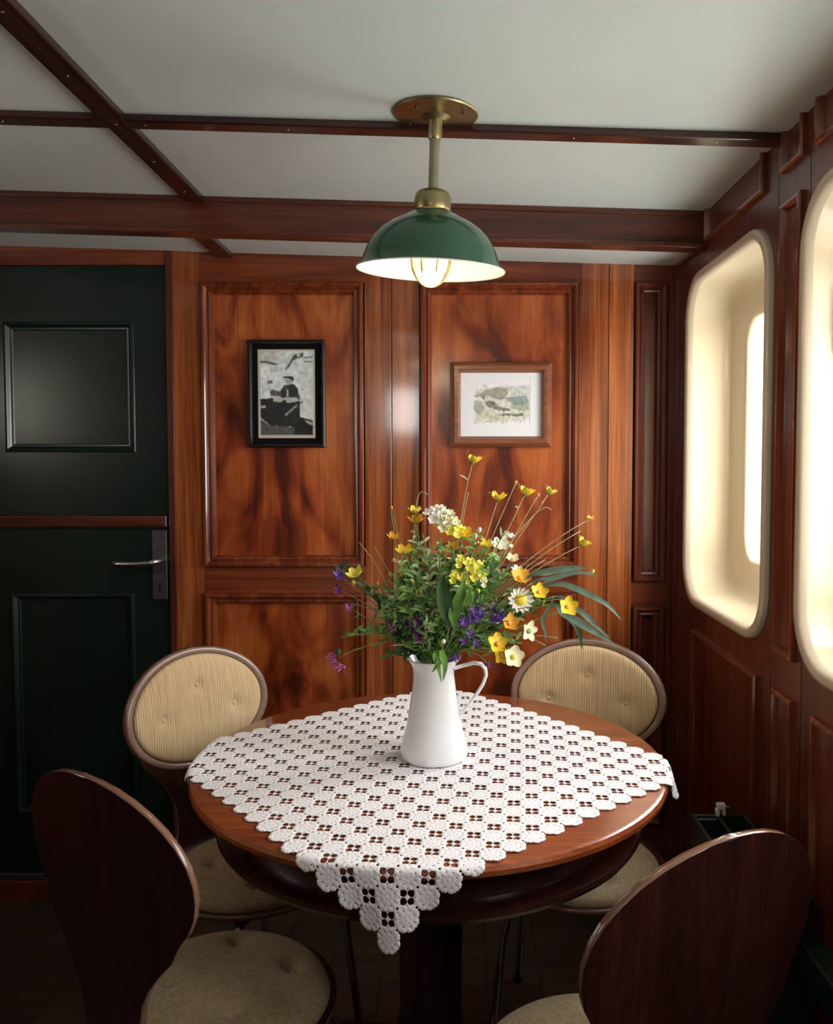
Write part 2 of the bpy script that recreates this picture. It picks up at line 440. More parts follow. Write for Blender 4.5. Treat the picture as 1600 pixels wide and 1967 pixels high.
MB().box(-.930, -.922, DB - .0075, DB - .005, .985, 1.012).build('keyhole', M['black_metal'], lp, bevel=.002)
th = MB().box(-1.56, -.871, 2.585, 2.66, .0, .062).build('trim_5', M['side'], bevel=.004)
struct(th, 'dark red wooden sill below the green door', 'sill')
MB().box(-1.56, -.871, 2.592, 2.66, .062, .082).build('metal_strip', M['dark_steel'], th, bevel=.003)

# ------------------------------------------------------------------ walls with windows
def rrect(u0, u1, v0, v1, r, n=8):
    out = []
    for (cx, cy, a0) in ((u1 - r, v0 + r, -90), (u1 - r, v1 - r, 0), (u0 + r, v1 - r, 90), (u0 + r, v0 + r, 180)):
        for k in range(n + 1):
            a = math.radians(a0 + 90 * k / n); out.append((cx + r * math.cos(a), cy + r * math.sin(a)))
    return out

def holed_wall(name, outer, holes, to3, mat, parent=None):
    loops = [[Vector((u, v, 0)) for u, v in outer]] + [[Vector((u, v, 0)) for u, v in h] for h in holes]
    tris = tessellate_polygon(loops)
    pts = [p for l in loops for p in l]
    mb = MB(); mb.add([to3(p.x, p.y, 0) for p in pts], [tuple(t) for t in tris])
    return mb.build(name, mat, parent)

def window(n, u0, u1, v0, v1, to3, label):
    w, h = u1 - u0, v1 - v0
    IN = .010
    ring = lambda d, r, hh: [to3(u, v, hh) for u, v in rrect(u0 + d, u1 - d, v0 + d, v1 - d, r)]
    R0 = .125
    mb = MB()
    mb.grid([ring(-.004, R0 + .004, -.006), ring(-.004, R0 + .004, .008), ring(0, R0, .013), ring(.014, R0 - .012, .014), ring(.022, R0 - .018, .008), ring(.025, R0 - .020, -.004)], True)
    o = mb.build('window_%d' % n, M['cream_rim'], smooth=True)
    struct(o, label, 'window')
    D = -.118
    mb = MB()
    mb.grid([ring(.025, R0 - .020, -.004), ring(.027, R0 - .020, -.030), ring(.030, R0 - .02, -.075), ring(.038, R0 - .02, -.100), ring(.055, R0 - .025, -.113), ring(.085, R0 - .03, D), ring(.118, R0 - .045, D - .002), ring(.134, R0 - .06, D - .004), ring(.140, R0 - .06, D - .012), ring(.140, R0 - .06, D - .05)], True)
    mb.build('reveal', M['cream'], o, smooth=True)
    g = MB(); P = ring(.138, R0 - .06, D - .022); Q = ring(.138, R0 - .06, D - .028); k = len(P)
    g.add(P + Q, [tuple(range(k)), tuple(reversed(range(k, 2 * k)))])
    g.build('pane', M['glass'], o)
    # portal so the sky through the opening is sampled well
    return o

VZ0, VZ1 = .985, 1.922
WY = [(1.822, 2.466), (1.010, 1.654), (.198, .842)]
holes = [rrect(a + .004, b - .004, VZ0 + .004, VZ1 - .004, .121) for a, b in WY]
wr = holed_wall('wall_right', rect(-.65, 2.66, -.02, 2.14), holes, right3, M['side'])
struct(wr, 'dark mahogany panelled right wall with rounded windows', 'wall')
labs = ['cream rounded window nearest the back wall', 'cream rounded window cut by the right picture edge',
        'cream rounded window beside the camera']
wins = [window(i + 1, a, b, VZ0, VZ1, right3, labs[i]) for i, (a, b) in enumerate(WY)]

def rboard(name, y0, y1, z0, z1, h, mat, bev=.002):
    return MB().box(RW - h, RW + .004, y0, y1, z0, z1).build(name, mat, wr, bevel=bev)
for (a, b) in WY[:3]:
    panel(wr, rect(a + .045, b - .085, .22, .91), right3, M['side'], BOLR)
    mid = a + .04
for k, (a, b) in enumerate(WY[:3]):
    u0, u1 = a - .160 + .080, a - .160 + .158
for (u0, u1) in ((1.664, 1.768), (.852, .956)):
    panel(wr, rect(u0, u1, .99, 1.93), right3, M['side'], BOLR)
    panel(wr, rect(u0, u1, .22, .91), right3, M['side'], BOLR)
    panel(wr, rect(u0 - .005, u1, 1.995, 2.12), right3, M['side'], BOLR)
for (u0, u1) in ((1.872, 2.30), (1.06, 1.60), (.25, .80)):
    panel(wr, rect(u0, u1, 1.99, 2.12), right3, M['side'], BOLR)
rboard('corner_post', 2.565, 2.66, 0, 2.06, .010, M['side'])
rboard('cornice', 2.355, 2.60, 1.985, 2.12, .012, M['beam'])
for yy in (1.800, 1.640, .988, .83):
    for (z0, z1) in ((.0, 2.0),):
        rboard('seam', yy - .0012, yy + .0012, z0, z1, .0008, M['batten'], 0)
gb = rboard('pipe_casing', .60, 1.60, .437, .500, .045, M['green_bin'], .004)
gb['label'] = 'dark green painted casing low on the wall'
br = MB().box(RW - .016, RW + .004, -.6, 2.60, 0, .13).build('baseboard_right', M['side_y'], bevel=.004)
struct(br, 'dark mahogany skirting board along the right wall', 'skirting')

# small chrome dog latch in the second window's recess
w2 = wins[1]
mb = MB(); mb.box(RW + .050, RW + .078, 1.596, 1.628, 1.60, 1.735)
lt = mb.build('latch_plate', M['steel'], w2, bevel=.006)
lt['label'] = 'shiny steel window latch'
mb = MB(); mb.tube([(RW + .063, 1.602, 1.625), (RW + .063, 1.585, 1.640), (RW + .063, 1.578, 1.668), (RW + .063, 1.585, 1.70), (RW + .063, 1.602, 1.712)], .006, 10)
mb.build('latch_lever', M['steel'], lt, smooth=True)

# left and rear walls (behind the camera's view)
XL = -2.0; YR = -.6
def left3(u, v, h): return (XL + h, u, v)
def rear3(u, v, h): return (u, YR + h, v)
lw = (.98, 1.56); LZ = (1.36, 1.96)
wl_ = holed_wall('wall_left', rect(-.65, 2.66, -.02, 2.20), [rrect(lw[0] + .004, lw[1] - .004, LZ[0] + .004, LZ[1] - .004, .121)], left3, M['side'])
struct(wl_, 'dark mahogany left wall outside the view', 'wall')
window(4, lw[0], lw[1], *LZ, left3, 'cream rounded window in the left wall')
rw_ = (-.60, -.11); RZ = (1.45, 2.04)
wr_ = holed_wall('wall_rear', rect(-2.05, .80, -.02, 2.20), [rrect(rw_[0] + .004, rw_[1] - .004, RZ[0] + .004, RZ[1] - .004, .121)], rear3, M['side'])
struct(wr_, 'dark mahogany rear wall behind the camera', 'wall')
window(5, rw_[0], rw_[1], *RZ, rear3, 'cream rounded window in the rear wall')

# sky portals just outside every pane
def portal(c, rot, sx, sy):
    l = bpy.data.lights.new('window_daylight', 'AREA'); l.shape = 'RECTANGLE'; l.size = sx; l.size_y = sy
    l.cycles.is_portal = True
    ob = bpy.data.objects.new('window_daylight', l); ob.location = c; ob.rotation_euler = rot; COL.objects.link(ob)
for a, b in WY:
    portal((RW + .150, (a + b) / 2, (VZ0 + VZ1) / 2), (0, math.radians(90), 0), .66, .37)
portal((XL - .150, sum(lw) / 2, sum(LZ) / 2), (0, math.radians(-90), 0), .33, .31)
portal((sum(rw_) / 2, YR - .150, sum(RZ) / 2), (math.radians(90), 0, 0), .22, .32)

# ------------------------------------------------------------------ pictures
def offset_rect(r, d): return (r[0] + d, r[1] - d, r[2] + d, r[3] - d)
def print_mesh(name, r, y, nx, ny, paint, parent):
    u0, u1, v0, v1 = r
    X = np.linspace(0, 1, nx + 1); Z = np.linspace(0, 1, ny + 1)
    v = [(u0 + (u1 - u0) * a, y, v1 - (v1 - v0) * b) for b in Z for a in X]
    f = [(j * (nx + 1) + i, (j + 1) * (nx + 1) + i, (j + 1) * (nx + 1) + i + 1, j * (nx + 1) + i + 1) for j in range(ny) for i in range(nx)]
    me = bpy.data.meshes.new(name); me.from_pydata(v, [], f)
    U, V = np.meshgrid(X, Z); img = paint(U, V)
    ca = me.color_attributes.new('ink', 'FLOAT_COLOR', 'POINT')
    ca.data.foreach_set('color', np.concatenate([img, np.ones(img.shape[:2] + (1,))], -1).astype(np.float32).ravel())
    m, nt, N, L, b = new_mat(name + '_ink')
    at = N.new('ShaderNodeVertexColor'); at.layer_name = 'ink'
    L.new(at.outputs[0], b.inputs['Base Color']); b.inputs['Roughness'].default_value = .35
    b.inputs['Specular IOR Level'].default_value = .25; b.inputs['Coat Weight'].default_value = .15; b.inputs['Coat Roughness'].default_value = .1
    me.materials.append(m)
    o = bpy.data.objects.new(name, me); COL.objects.link(o); o.parent = parent; return o
def inpoly(U, V, P):
    ins = np.zeros(U.shape, bool); n = len(P)
    for i in range(n):
        (x0, y0), (x1, y1) = P[i], P[(i + 1) % n]
        c = ((y0 > V) != (y1 > V)); dy = (y1 - y0) if y1 != y0 else 1e-9
        ins ^= c & (U < (x1 - x0) * (V - y0) / dy + x0)
    return ins
def blur(a, k=1):
    for _ in range(k):
        p = np.pad(a, ((1, 1), (1, 1), (0, 0)), 'edge')
        a = (p[:-2, 1:-1] + p[2:, 1:-1] + p[1:-1, :-2] + p[1:-1, 2:] + 4 * p[1:-1, 1:-1]) / 8
    return a
def smooth_noise(shape, cell, rs):
    h, w = shape; g = rs.rand(h // cell + 3, w // cell + 3)
    yy, xx = np.mgrid[0:h, 0:w] / cell; i, j = yy.astype(int), xx.astype(int); a, b = yy - i, xx - j
    return (g[i, j] * (1 - a) * (1 - b) + g[i + 1, j] * a * (1 - b) + g[i, j + 1] * (1 - a) * b + g[i + 1, j + 1] * a * b)

def paint_photo(U, V):
    rs = np.random.RandomState(3)
    x = 290 + U * 880; y = 325 + V * 1340
    img = np.ones(U.shape + (3,)) * np.array((.70, .78, .80))
    img *= (.85 + .3 * smooth_noise(U.shape, 14, rs))[..., None]
    def P(pts, g, tint=(1, 1, 1)):
        img[inpoly(x, y, pts)] = np.array(tint) * g
    P([(330, 350), (620, 350), (560, 480), (330, 520)], .60); P([(900, 520), (1140, 500), (1140, 1380), (950, 1330), (930, 1000)], .72, (.95, 1.02, 1.02))
    P([(700, 640), (770, 540), (850, 400), (1000, 370), (985, 440), (900, 460), (830, 500), (790, 570), (720, 640)], .10)
    P([(895, 395), (955, 385), (940, 430), (890, 440)], .6)
    P([(330, 505), (450, 505), (620, 545), (540, 560), (440, 535), (330, 530)], .10)
    P([(1000, 440), (1140, 430), (1140, 452), (1000, 458)], .2); P([(1000, 500), (1140, 495), (1140, 520), (1000, 522)], .2)
    th = np.linspace(0, 2 * PI, 24)
    P([(400 + 75 * math.cos(a), 665 + 95 * math.sin(a)) for a in th], .92)
    P([(440, 800), (520, 790), (520, 840), (440, 835)], .16)
    P([(680, 735), (830, 735), (850, 790), (820, 810), (770, 765), (690, 760)], .02)        # cap
    P([(715, 770), (800, 770), (815, 830), (760, 860), (715, 840)], .45)                    # face
    P([(640, 940), (700, 860), (850, 850), (905, 920), (935, 1080), (640, 1060)], .045)     # coat
    P([(700, 880), (735, 860), (740, 1020), (725, 1030)], .10)
    P([(735, 930), (760, 930), (758, 1040), (738, 1040)], .62)
    P([(470, 960), (520, 930), (640, 960), (650, 1030), (490, 1030)], .12)
    P([(330, 1075), (500, 1060), (930, 1100), (940, 1330), (900, 1500), (480, 1480), (330, 1360)], .035)
    P([(520, 1040), (620, 1030), (700, 1080), (640, 1120), (530, 1110)], .55); P([(690, 1050), (900, 1050), (900, 1110), (740, 1135)], .52)
    P([(330, 1180), (410, 1170), (410, 1205), (330, 1215)], .5)
    P([(700, 1310), (880, 1160), (895, 1175), (715, 1330)], .4)
    P([(930, 1130), (990, 1100), (960, 1150)], .05)
    P([(330, 1380), (480, 1480), (860, 1500), (860, 1620), (330, 1620)], .10)
    P([(850, 1450), (930, 1340), (1140, 1400), (1140, 1620), (850, 1620)], .025)
    P([(1000, 1390), (1140, 1430), (1140, 1470), (1060, 1450)], .4)
    img *= (.75 + .5 * smooth_noise(U.shape, 4, rs))[..., None]
    img = blur(img, 1)
    bd = (x < 322) | (x > 1140) | (y < 350) | (y > 1622)
    img[bd] = (.56, .52, .42)
    return np.clip(img, 0, .95)

def paint_landscape(U, V):
    rs = np.random.RandomState(5)
    x = 290 + U * 1015; y = 255 + V * 765
    paper = np.array((.84, .87, .93)); img = np.ones(U.shape + (3,)) * paper
    n1 = smooth_noise(U.shape, 7, rs); n2 = smooth_noise(U.shape, 3, rs)
    ins = (x > 465) & (x < 1155) & (y > 400) & (y < 870)
    edge = np.minimum.reduce([(x - 465) / 40, (y - 400) / 60, (870 - y) / 60]) + (n1 - .5)
    wash = np.clip(edge, 0, 1) * ins
    base = np.array((.66, .66, .56)); img = img * (1 - wash[..., None] * .75) + base * wash[..., None] * .75
    def P(pts, c, a=.85):
        m = inpoly(x + 26 * (n1 - .5), y + 26 * (n2 - .5), pts); img[m] = img[m] * (1 - a) + np.array(c) * a
    P([(470, 540), (620, 460), (760, 425), (880, 440), (890, 520), (830, 560), (740, 580), (640, 520), (500, 560)], (.34, .33, .26))
    P([(880, 420), (1150, 410), (1150, 520), (900, 520)], (.60, .70, .66), .6)
    P([(850, 560), (960, 540), (1120, 530), (1150, 620), (980, 650), (880, 600)], (.22, .33, .33))
    P([(900, 650), (1150, 620), (1150, 720), (950, 700)], (.36, .44, .32))
    P([(470, 590), (560, 600), (600, 700), (520, 750), (475, 700)], (.36, .42, .34))
    P([(600, 600), (700, 590), (760, 660), (900, 690), (900, 720), (760, 710), (640, 670)], (.18, .16, .13))
    P([(560, 540), (600, 535), (600, 570), (565, 570)], (.08, .08, .06)); P([(640, 610), (720, 600), (710, 640)], (.15, .13, .11))
    P([(700, 770), (830, 745), (1000, 750), (1060, 735), (1070, 780), (980, 785), (840, 770)], (.07, .09, .07))
    P([(720, 620), (860, 600), (900, 660), (780, 650)], (.72, .68, .62), .7)
    P([(520, 740), (700, 720), (860, 790), (900, 840), (640, 830), (540, 800)], (.62, .58, .44), .6)
    img[ins] *= (.72 + .5 * n2[ins])[..., None]
    img = blur(img, 1)
    img[(np.abs(x - 1156) < 6) & (y > 300) & (y < 890)] *= .72
    return np.clip(img, 0, .95)

# black framed photograph
p1 = thing('framed_photograph', 'black framed old black and white photograph of a capped figure at a desk', 'picture', (-.521, 2.612, 1.603))
def loc3(yb):
    return lambda u, v, h: (u, yb - h, v)
BF = (-.120, .120, -.166, .166)
to = loc3(0.0)
FP = [(0, .0), (0, .022), (.004, .026), (.009, .026), (.013, .020), (.016, .014)]
o = frame_mesh(rect(*BF), FP, to).build('frame', M['black_frame'], p1); autosmooth(o, 25)
MB().box(BF[0] + .012, BF[1] - .012, -.015, -.001, BF[2] + .012, BF[3] - .012).build('mount', M['black_mat'], p1)
print_mesh('photograph', (-.0885, .0885, -.137, .137), -.0158, 88, 134, paint_photo, p1)
# brown framed landscape
p2 = thing('framed_watercolour', 'brown wooden framed small watercolour landscape on white mount, right of the old photograph', 'picture', (.144, 2.612, 1.570))
BF = (-.158, .158, -.132, .132)
FP = [(0, .0), (0, .012), (.005, .020), (.014, .026), (.024, .026), (.031, .018), (.034, .010)]
o = frame_mesh(rect(*BF), FP, to).build('frame', M['brown_frame'], p2); autosmooth(o, 25)
MB().box(BF[0] + .02, BF[1] - .02, -.010, -.001, BF[2] + .02, BF[3] - .02).build('mount', M['paper'], p2)
print_mesh('watercolour', (-.128, .128, -.099, .099), -.0108, 130, 98, paint_landscape, p2)

# ------------------------------------------------------------------ pendant lamp
LX, LY = -.038, 1.716
la = thing('pendant_lamp', 'lit green enamel pendant lamp on a brass ceiling rod above the table', 'lamp', (LX, LY, cz(LX)))
la.rotation_euler = (.025, .036, 0); la.scale = (1, 1, .966)
MB().lathe([(0, -.0005), (.086, -.0005), (.0865, -.002), (.085, -.0045), (.030, -.008), (.018, -.016), (0, -.016)], 56).build('canopy', M['brass'], la, smooth=False)
can = la.children[0]; autosmooth(can, 30)
for k in range(4):
    a = PI / 4 + k * PI / 2 + .2
    MB().lathe([(0, -.0128), (.003, -.0122), (.0034, -.009)], 10, .066 * math.cos(a), .066 * math.sin(a)).build('screw', M['black_metal'], can, smooth=True)
autosmooth(MB().lathe([(0.0, -.012), (.0145, -.012), (.0145, -.048), (.012, -.054), (0.0, -.054)], 28).build('ferrule', M['brass'], la), 30)
MB().lathe([(.0105, -.050), (.0100, -.10), (.0105, -.165)], 24).build('rod', M['rod'], la, smooth=True)
autosmooth(MB().lathe([(0, -.158), (.022, -.158), (.032, -.163), (.037, -.172), (.0375, -.196), (.036, -.201), (0, -.201)], 36).build('collar', M['brass'], la), 40)
out = [(.034, -.200), (.040, -.203), (.050, -.208), (.056, -.212), (.064, -.216), (.084, -.226), (.104, -.241), (.120, -.259), (.131, -.278), (.138, -.296), (.142, -.308), (.150, -.318), (.1535, -.322)]
sh = MB()
sh.lathe(out, 64, mi=0)
sh.lathe([(.1535, -.322), (.1525, -.3245), (.150, -.3225), (.140, -.311), (.1355, -.297), (.1285, -.280), (.1175, -.2615), (.102, -.244), (.082, -.2295), (.056, -.216), (.034, -.208)], 64, mi=1)
KN = .045                                  # the shade hangs slightly askew at the collar
def askew(o): o.rotation_euler = (KN, 0, 0); o.location = (0, -.165 * math.sin(KN), 0)
askew(sh.build('shade', None, la, smooth=True, mats=[M['shade_green'], M['shade_white']], fixn=False))
MB().lathe([(.030, -.225), (.036, -.25), (.0385, -.285), (.036, -.315), (.028, -.339), (.016, -.350), (0, -.354)], 32).build('glass_globe', M['bulb'], la, smooth=True)
askew(la.children[-1])
for k in range(4):
    a = .35 + k * PI / 4
    pts = []
    for i in range(15):
        t = -PI / 2 + PI * i / 14
        r = .0425 * math.sin(t); z = -.30 - .0565 * math.cos(t)
        pts.append((r * math.cos(a), r * math.sin(a), z))
    askew(MB().tube(pts, .0020, 8).build('guard_wire', M['brass'], la, smooth=True))
pl = bpy.data.lights.new('lamp_light', 'POINT'); pl.energy = 2.0; pl.color = (1, .82, .55); pl.shadow_soft_size = .03
plo = bpy.data.objects.new('lamp_light', pl); COL.objects.link(plo); plo.parent = la; plo.location = (0, 0, -.375)

# ------------------------------------------------------------------ table
TX, TY, TR, TZ = -.050, 1.719, .484, .780
tb = thing('round_table', 'round mahogany pedestal table standing among four chairs', 'table', (TX, TY, 0))
o = MB().lathe([(0, TZ), (TR - .010, TZ), (TR - .003, TZ - .003), (TR, TZ - .010), (TR - .002, TZ - .019), (TR - .010, TZ - .024), (TR - .02, TZ - .027), (0, TZ - .027)], 96).build('tabletop', M['table'], tb); autosmooth(o, 35)
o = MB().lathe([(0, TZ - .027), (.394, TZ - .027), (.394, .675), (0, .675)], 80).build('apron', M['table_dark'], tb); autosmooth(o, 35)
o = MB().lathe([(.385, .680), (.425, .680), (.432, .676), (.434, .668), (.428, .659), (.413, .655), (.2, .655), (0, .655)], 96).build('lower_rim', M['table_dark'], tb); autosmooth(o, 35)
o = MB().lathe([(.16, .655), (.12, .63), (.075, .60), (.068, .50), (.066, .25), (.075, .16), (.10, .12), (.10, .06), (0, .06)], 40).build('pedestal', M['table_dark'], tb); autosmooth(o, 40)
for k in range(4):
    a = PI / 4 + k * PI / 2
    c, s = math.cos(a), math.sin(a); mb = MB()
    pts = [(.06 * c, .06 * s, .10), (.16 * c, .16 * s, .085), (.25 * c, .25 * s, .05), (.31 * c, .31 * s, .027)]
    mb.tube(pts, [.042, .036, .028, .024], 12); mb.build('foot', M['table_dark'], tb, smooth=True)

# ------------------------------------------------------------------ chairs
ZC, PHI, BA, BB, YB, KC, SR, SZ = .778, .112, .202, .149, .231, .655, .213, .444
def make_chair(label, x, y, rz):
    ch = thing('shell_chair', label, 'chair', (x, y, 0), rz, 'moulded shell chairs around the table')
    cp, sp = math.cos(PHI), math.sin(PHI)
    rows = []     # centre (y,z), normal (ny,nz) to the front, half width, curvature
    for i in range(13):                       # oval top half and part of the lower half
        t = PI / 2 - (PI / 2 + .62) * i / 12
        v = BB * math.sin(t); rows.append((v, max(BA * math.cos(t), .004)))
    v0, w0 = rows[-1]
    tail = [(-.115, .150), (-.145, .122), (-.175, .098), (-.205, .082), (-.235, .074), (-.262, .073)]
    for v, w in tail:
        if v < v0: rows.append((v, w))
    st = []
    for v, w in rows:
        st.append((-(YB + v * sp), ZC + v * cp, w, KC * min(1, max(0, (v + .26) / .16))))
    yl, zl = st[-1][0], st[-1][1]
    # bend into the seat
    ex, ez = -.135, SZ - .012
    for q in (0.2, .4, .6, .8, 1.0):
        # quadratic bezier from (yl,zl) through the corner to (ex,ez)
        cyx, czz = yl + .006, ez + .002
        yy = (1 - q) ** 2 * yl + 2 * q * (1 - q) * cyx + q * q * ex
        zz = (1 - q) ** 2 * zl + 2 * q * (1 - q) * czz + q * q * ez
        wq = .073 + (math.sqrt(SR ** 2 - ex ** 2) - .073) * q ** 2.2
        st.append((yy, zz, wq, 0))
    for i in range(1, 15):
        t = math.asin(ex / SR) + (PI / 2 - math.asin(ex / SR)) * i / 14
        st.append((SR * math.sin(t), ez, max(SR * math.cos(t), .004), 0))
    nl = 20; P = []
    for (yy, zz, w, k) in st:
        row = []
        for j in range(nl + 1):
            s_ = -1 + 2 * j / nl; xx = w * math.sin(s_ * PI / 2)
            row.append((xx, yy + k * xx * xx, zz))
        P.append(row)
    mb = MB(); mb.grid(P)
    sh = mb.build('shell', None, ch, smooth=True, mats=[M['shell'], M['ply_edge']], fixn=False)
    so = sh.modifiers.new('thick', 'SOLIDIFY'); so.thickness = .012; so.offset = 0; so.material_offset_rim = 1; so.use_quality_normals = True
    # back pad
    # added ring round the back pad, window glare painted into its ply colour
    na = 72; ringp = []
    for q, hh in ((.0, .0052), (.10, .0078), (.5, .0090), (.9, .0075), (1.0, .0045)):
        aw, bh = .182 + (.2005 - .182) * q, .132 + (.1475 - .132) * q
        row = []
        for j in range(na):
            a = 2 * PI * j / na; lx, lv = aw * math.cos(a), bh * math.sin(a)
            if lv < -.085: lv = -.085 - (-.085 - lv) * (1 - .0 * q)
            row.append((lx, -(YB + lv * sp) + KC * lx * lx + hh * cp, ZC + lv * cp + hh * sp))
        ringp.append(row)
    rb = MB(); rb.grid(ringp, True); ro = rb.build('back_rim_glare', M['rim_glare'], ch, smooth=True)
    ro['label'] = 'rim round the back pad, window glare in its paler colour'
    def pad(name, c3, aw, bh, th, tufts, mat, tr=.016, td=.5):
        mb = MB(); nr, na = 30, 84; rowsP = []
        def pt(r, a):
            lx, lv = aw * r * math.cos(a), bh * r * math.sin(a)
            h = th * (1 - r ** 5) ** .5 if r < 1 else 0
            for tx, tv in tufts:
                d2 = ((lx - tx) ** 2 + (lv - tv) ** 2) / tr ** 2
                h -= td * th * math.exp(-d2)
            return c3(lx, lv, h)
        for i in range(nr + 1):
            r = (i / nr) ** .8
            rowsP.append([pt(r, 2 * PI * j / na) for j in range(na)])
        mb.grid(rowsP, True)
        mb.grid([rowsP[-1], [c3(aw * .98 * math.cos(2 * PI * j / na), bh * .98 * math.sin(2 * PI * j / na), -.004) for j in range(na)]], True)
        o = mb.build(name, mat, ch, smooth=True)
        for tx, tv in tufts:
            b = MB(); rr = []
            for i in range(5):
                q = i / 4 * PI / 2
                rr.append([c3(tx + .006 * math.sin(q) * math.cos(2 * PI * j / 12), tv + .006 * math.sin(q) * math.sin(2 * PI * j / 12), th * (1 - td) + .003 * math.cos(q)) for j in range(12)])
            b.grid(rr, True); b.build('button', mat, o, smooth=True)
        return o
    def cb(lx, lv, h):
        yy = -(YB + lv * sp) + KC * lx * lx; zz = ZC + lv * cp
        return (lx, yy + (h + .006) * cp, zz + (h + .006) * sp)
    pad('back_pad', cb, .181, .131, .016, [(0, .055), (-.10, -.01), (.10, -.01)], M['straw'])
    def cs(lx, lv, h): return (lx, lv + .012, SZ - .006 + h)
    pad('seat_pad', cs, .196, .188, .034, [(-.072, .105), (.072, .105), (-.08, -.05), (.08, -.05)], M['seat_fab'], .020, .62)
    # underframe and legs
    mb = MB()
    zb = SZ - .030
    for s_ in (-1, 1):
        mb.box(s_ * .120 - .012, s_ * .120 + .012, -.14, .14, zb - .012, zb + .012)
    mb.box(-.12, .12, -.11, -.085, zb - .010, zb + .010); mb.box(-.12, .12, .085, .11, zb - .010, zb + .010)
    mb.build('seat_frame', M['black_metal'], ch, bevel=.003)
    for sx in (-1, 1):
        for sy in (-1, 1):
            mb = MB()
            mb.tube([(sx * .120, sy * .12, zb), (sx * .135, sy * .135, zb - .02), (sx * .150, sy * .155, zb - .10), (sx * .175, sy * .185, .006)], .0095, 12)
            lg = mb.build('leg', M['steel'], ch, smooth=True)
            MB().lathe([(0, 0), (.012, 0), (.012, .016), (.0, .016)], 14, sx * .1745, sy * .1845).build('foot_cap', M['black_metal'], lg)
    return ch
make_chair('beige padded chair with back rim pale with glare, behind the table by the green door', -.477, 1.925, -2.27)
make_chair('beige padded chair behind the table near the window, in shade', .293, 1.950, 2.884)
make_chair('dark brown chair at lower left seen from behind, its round beige seat showing', -.424, 1.442, -.58)
make_chair('dark brown chair at lower right seen from behind, nearest the right wall', .228, 1.245, .503)

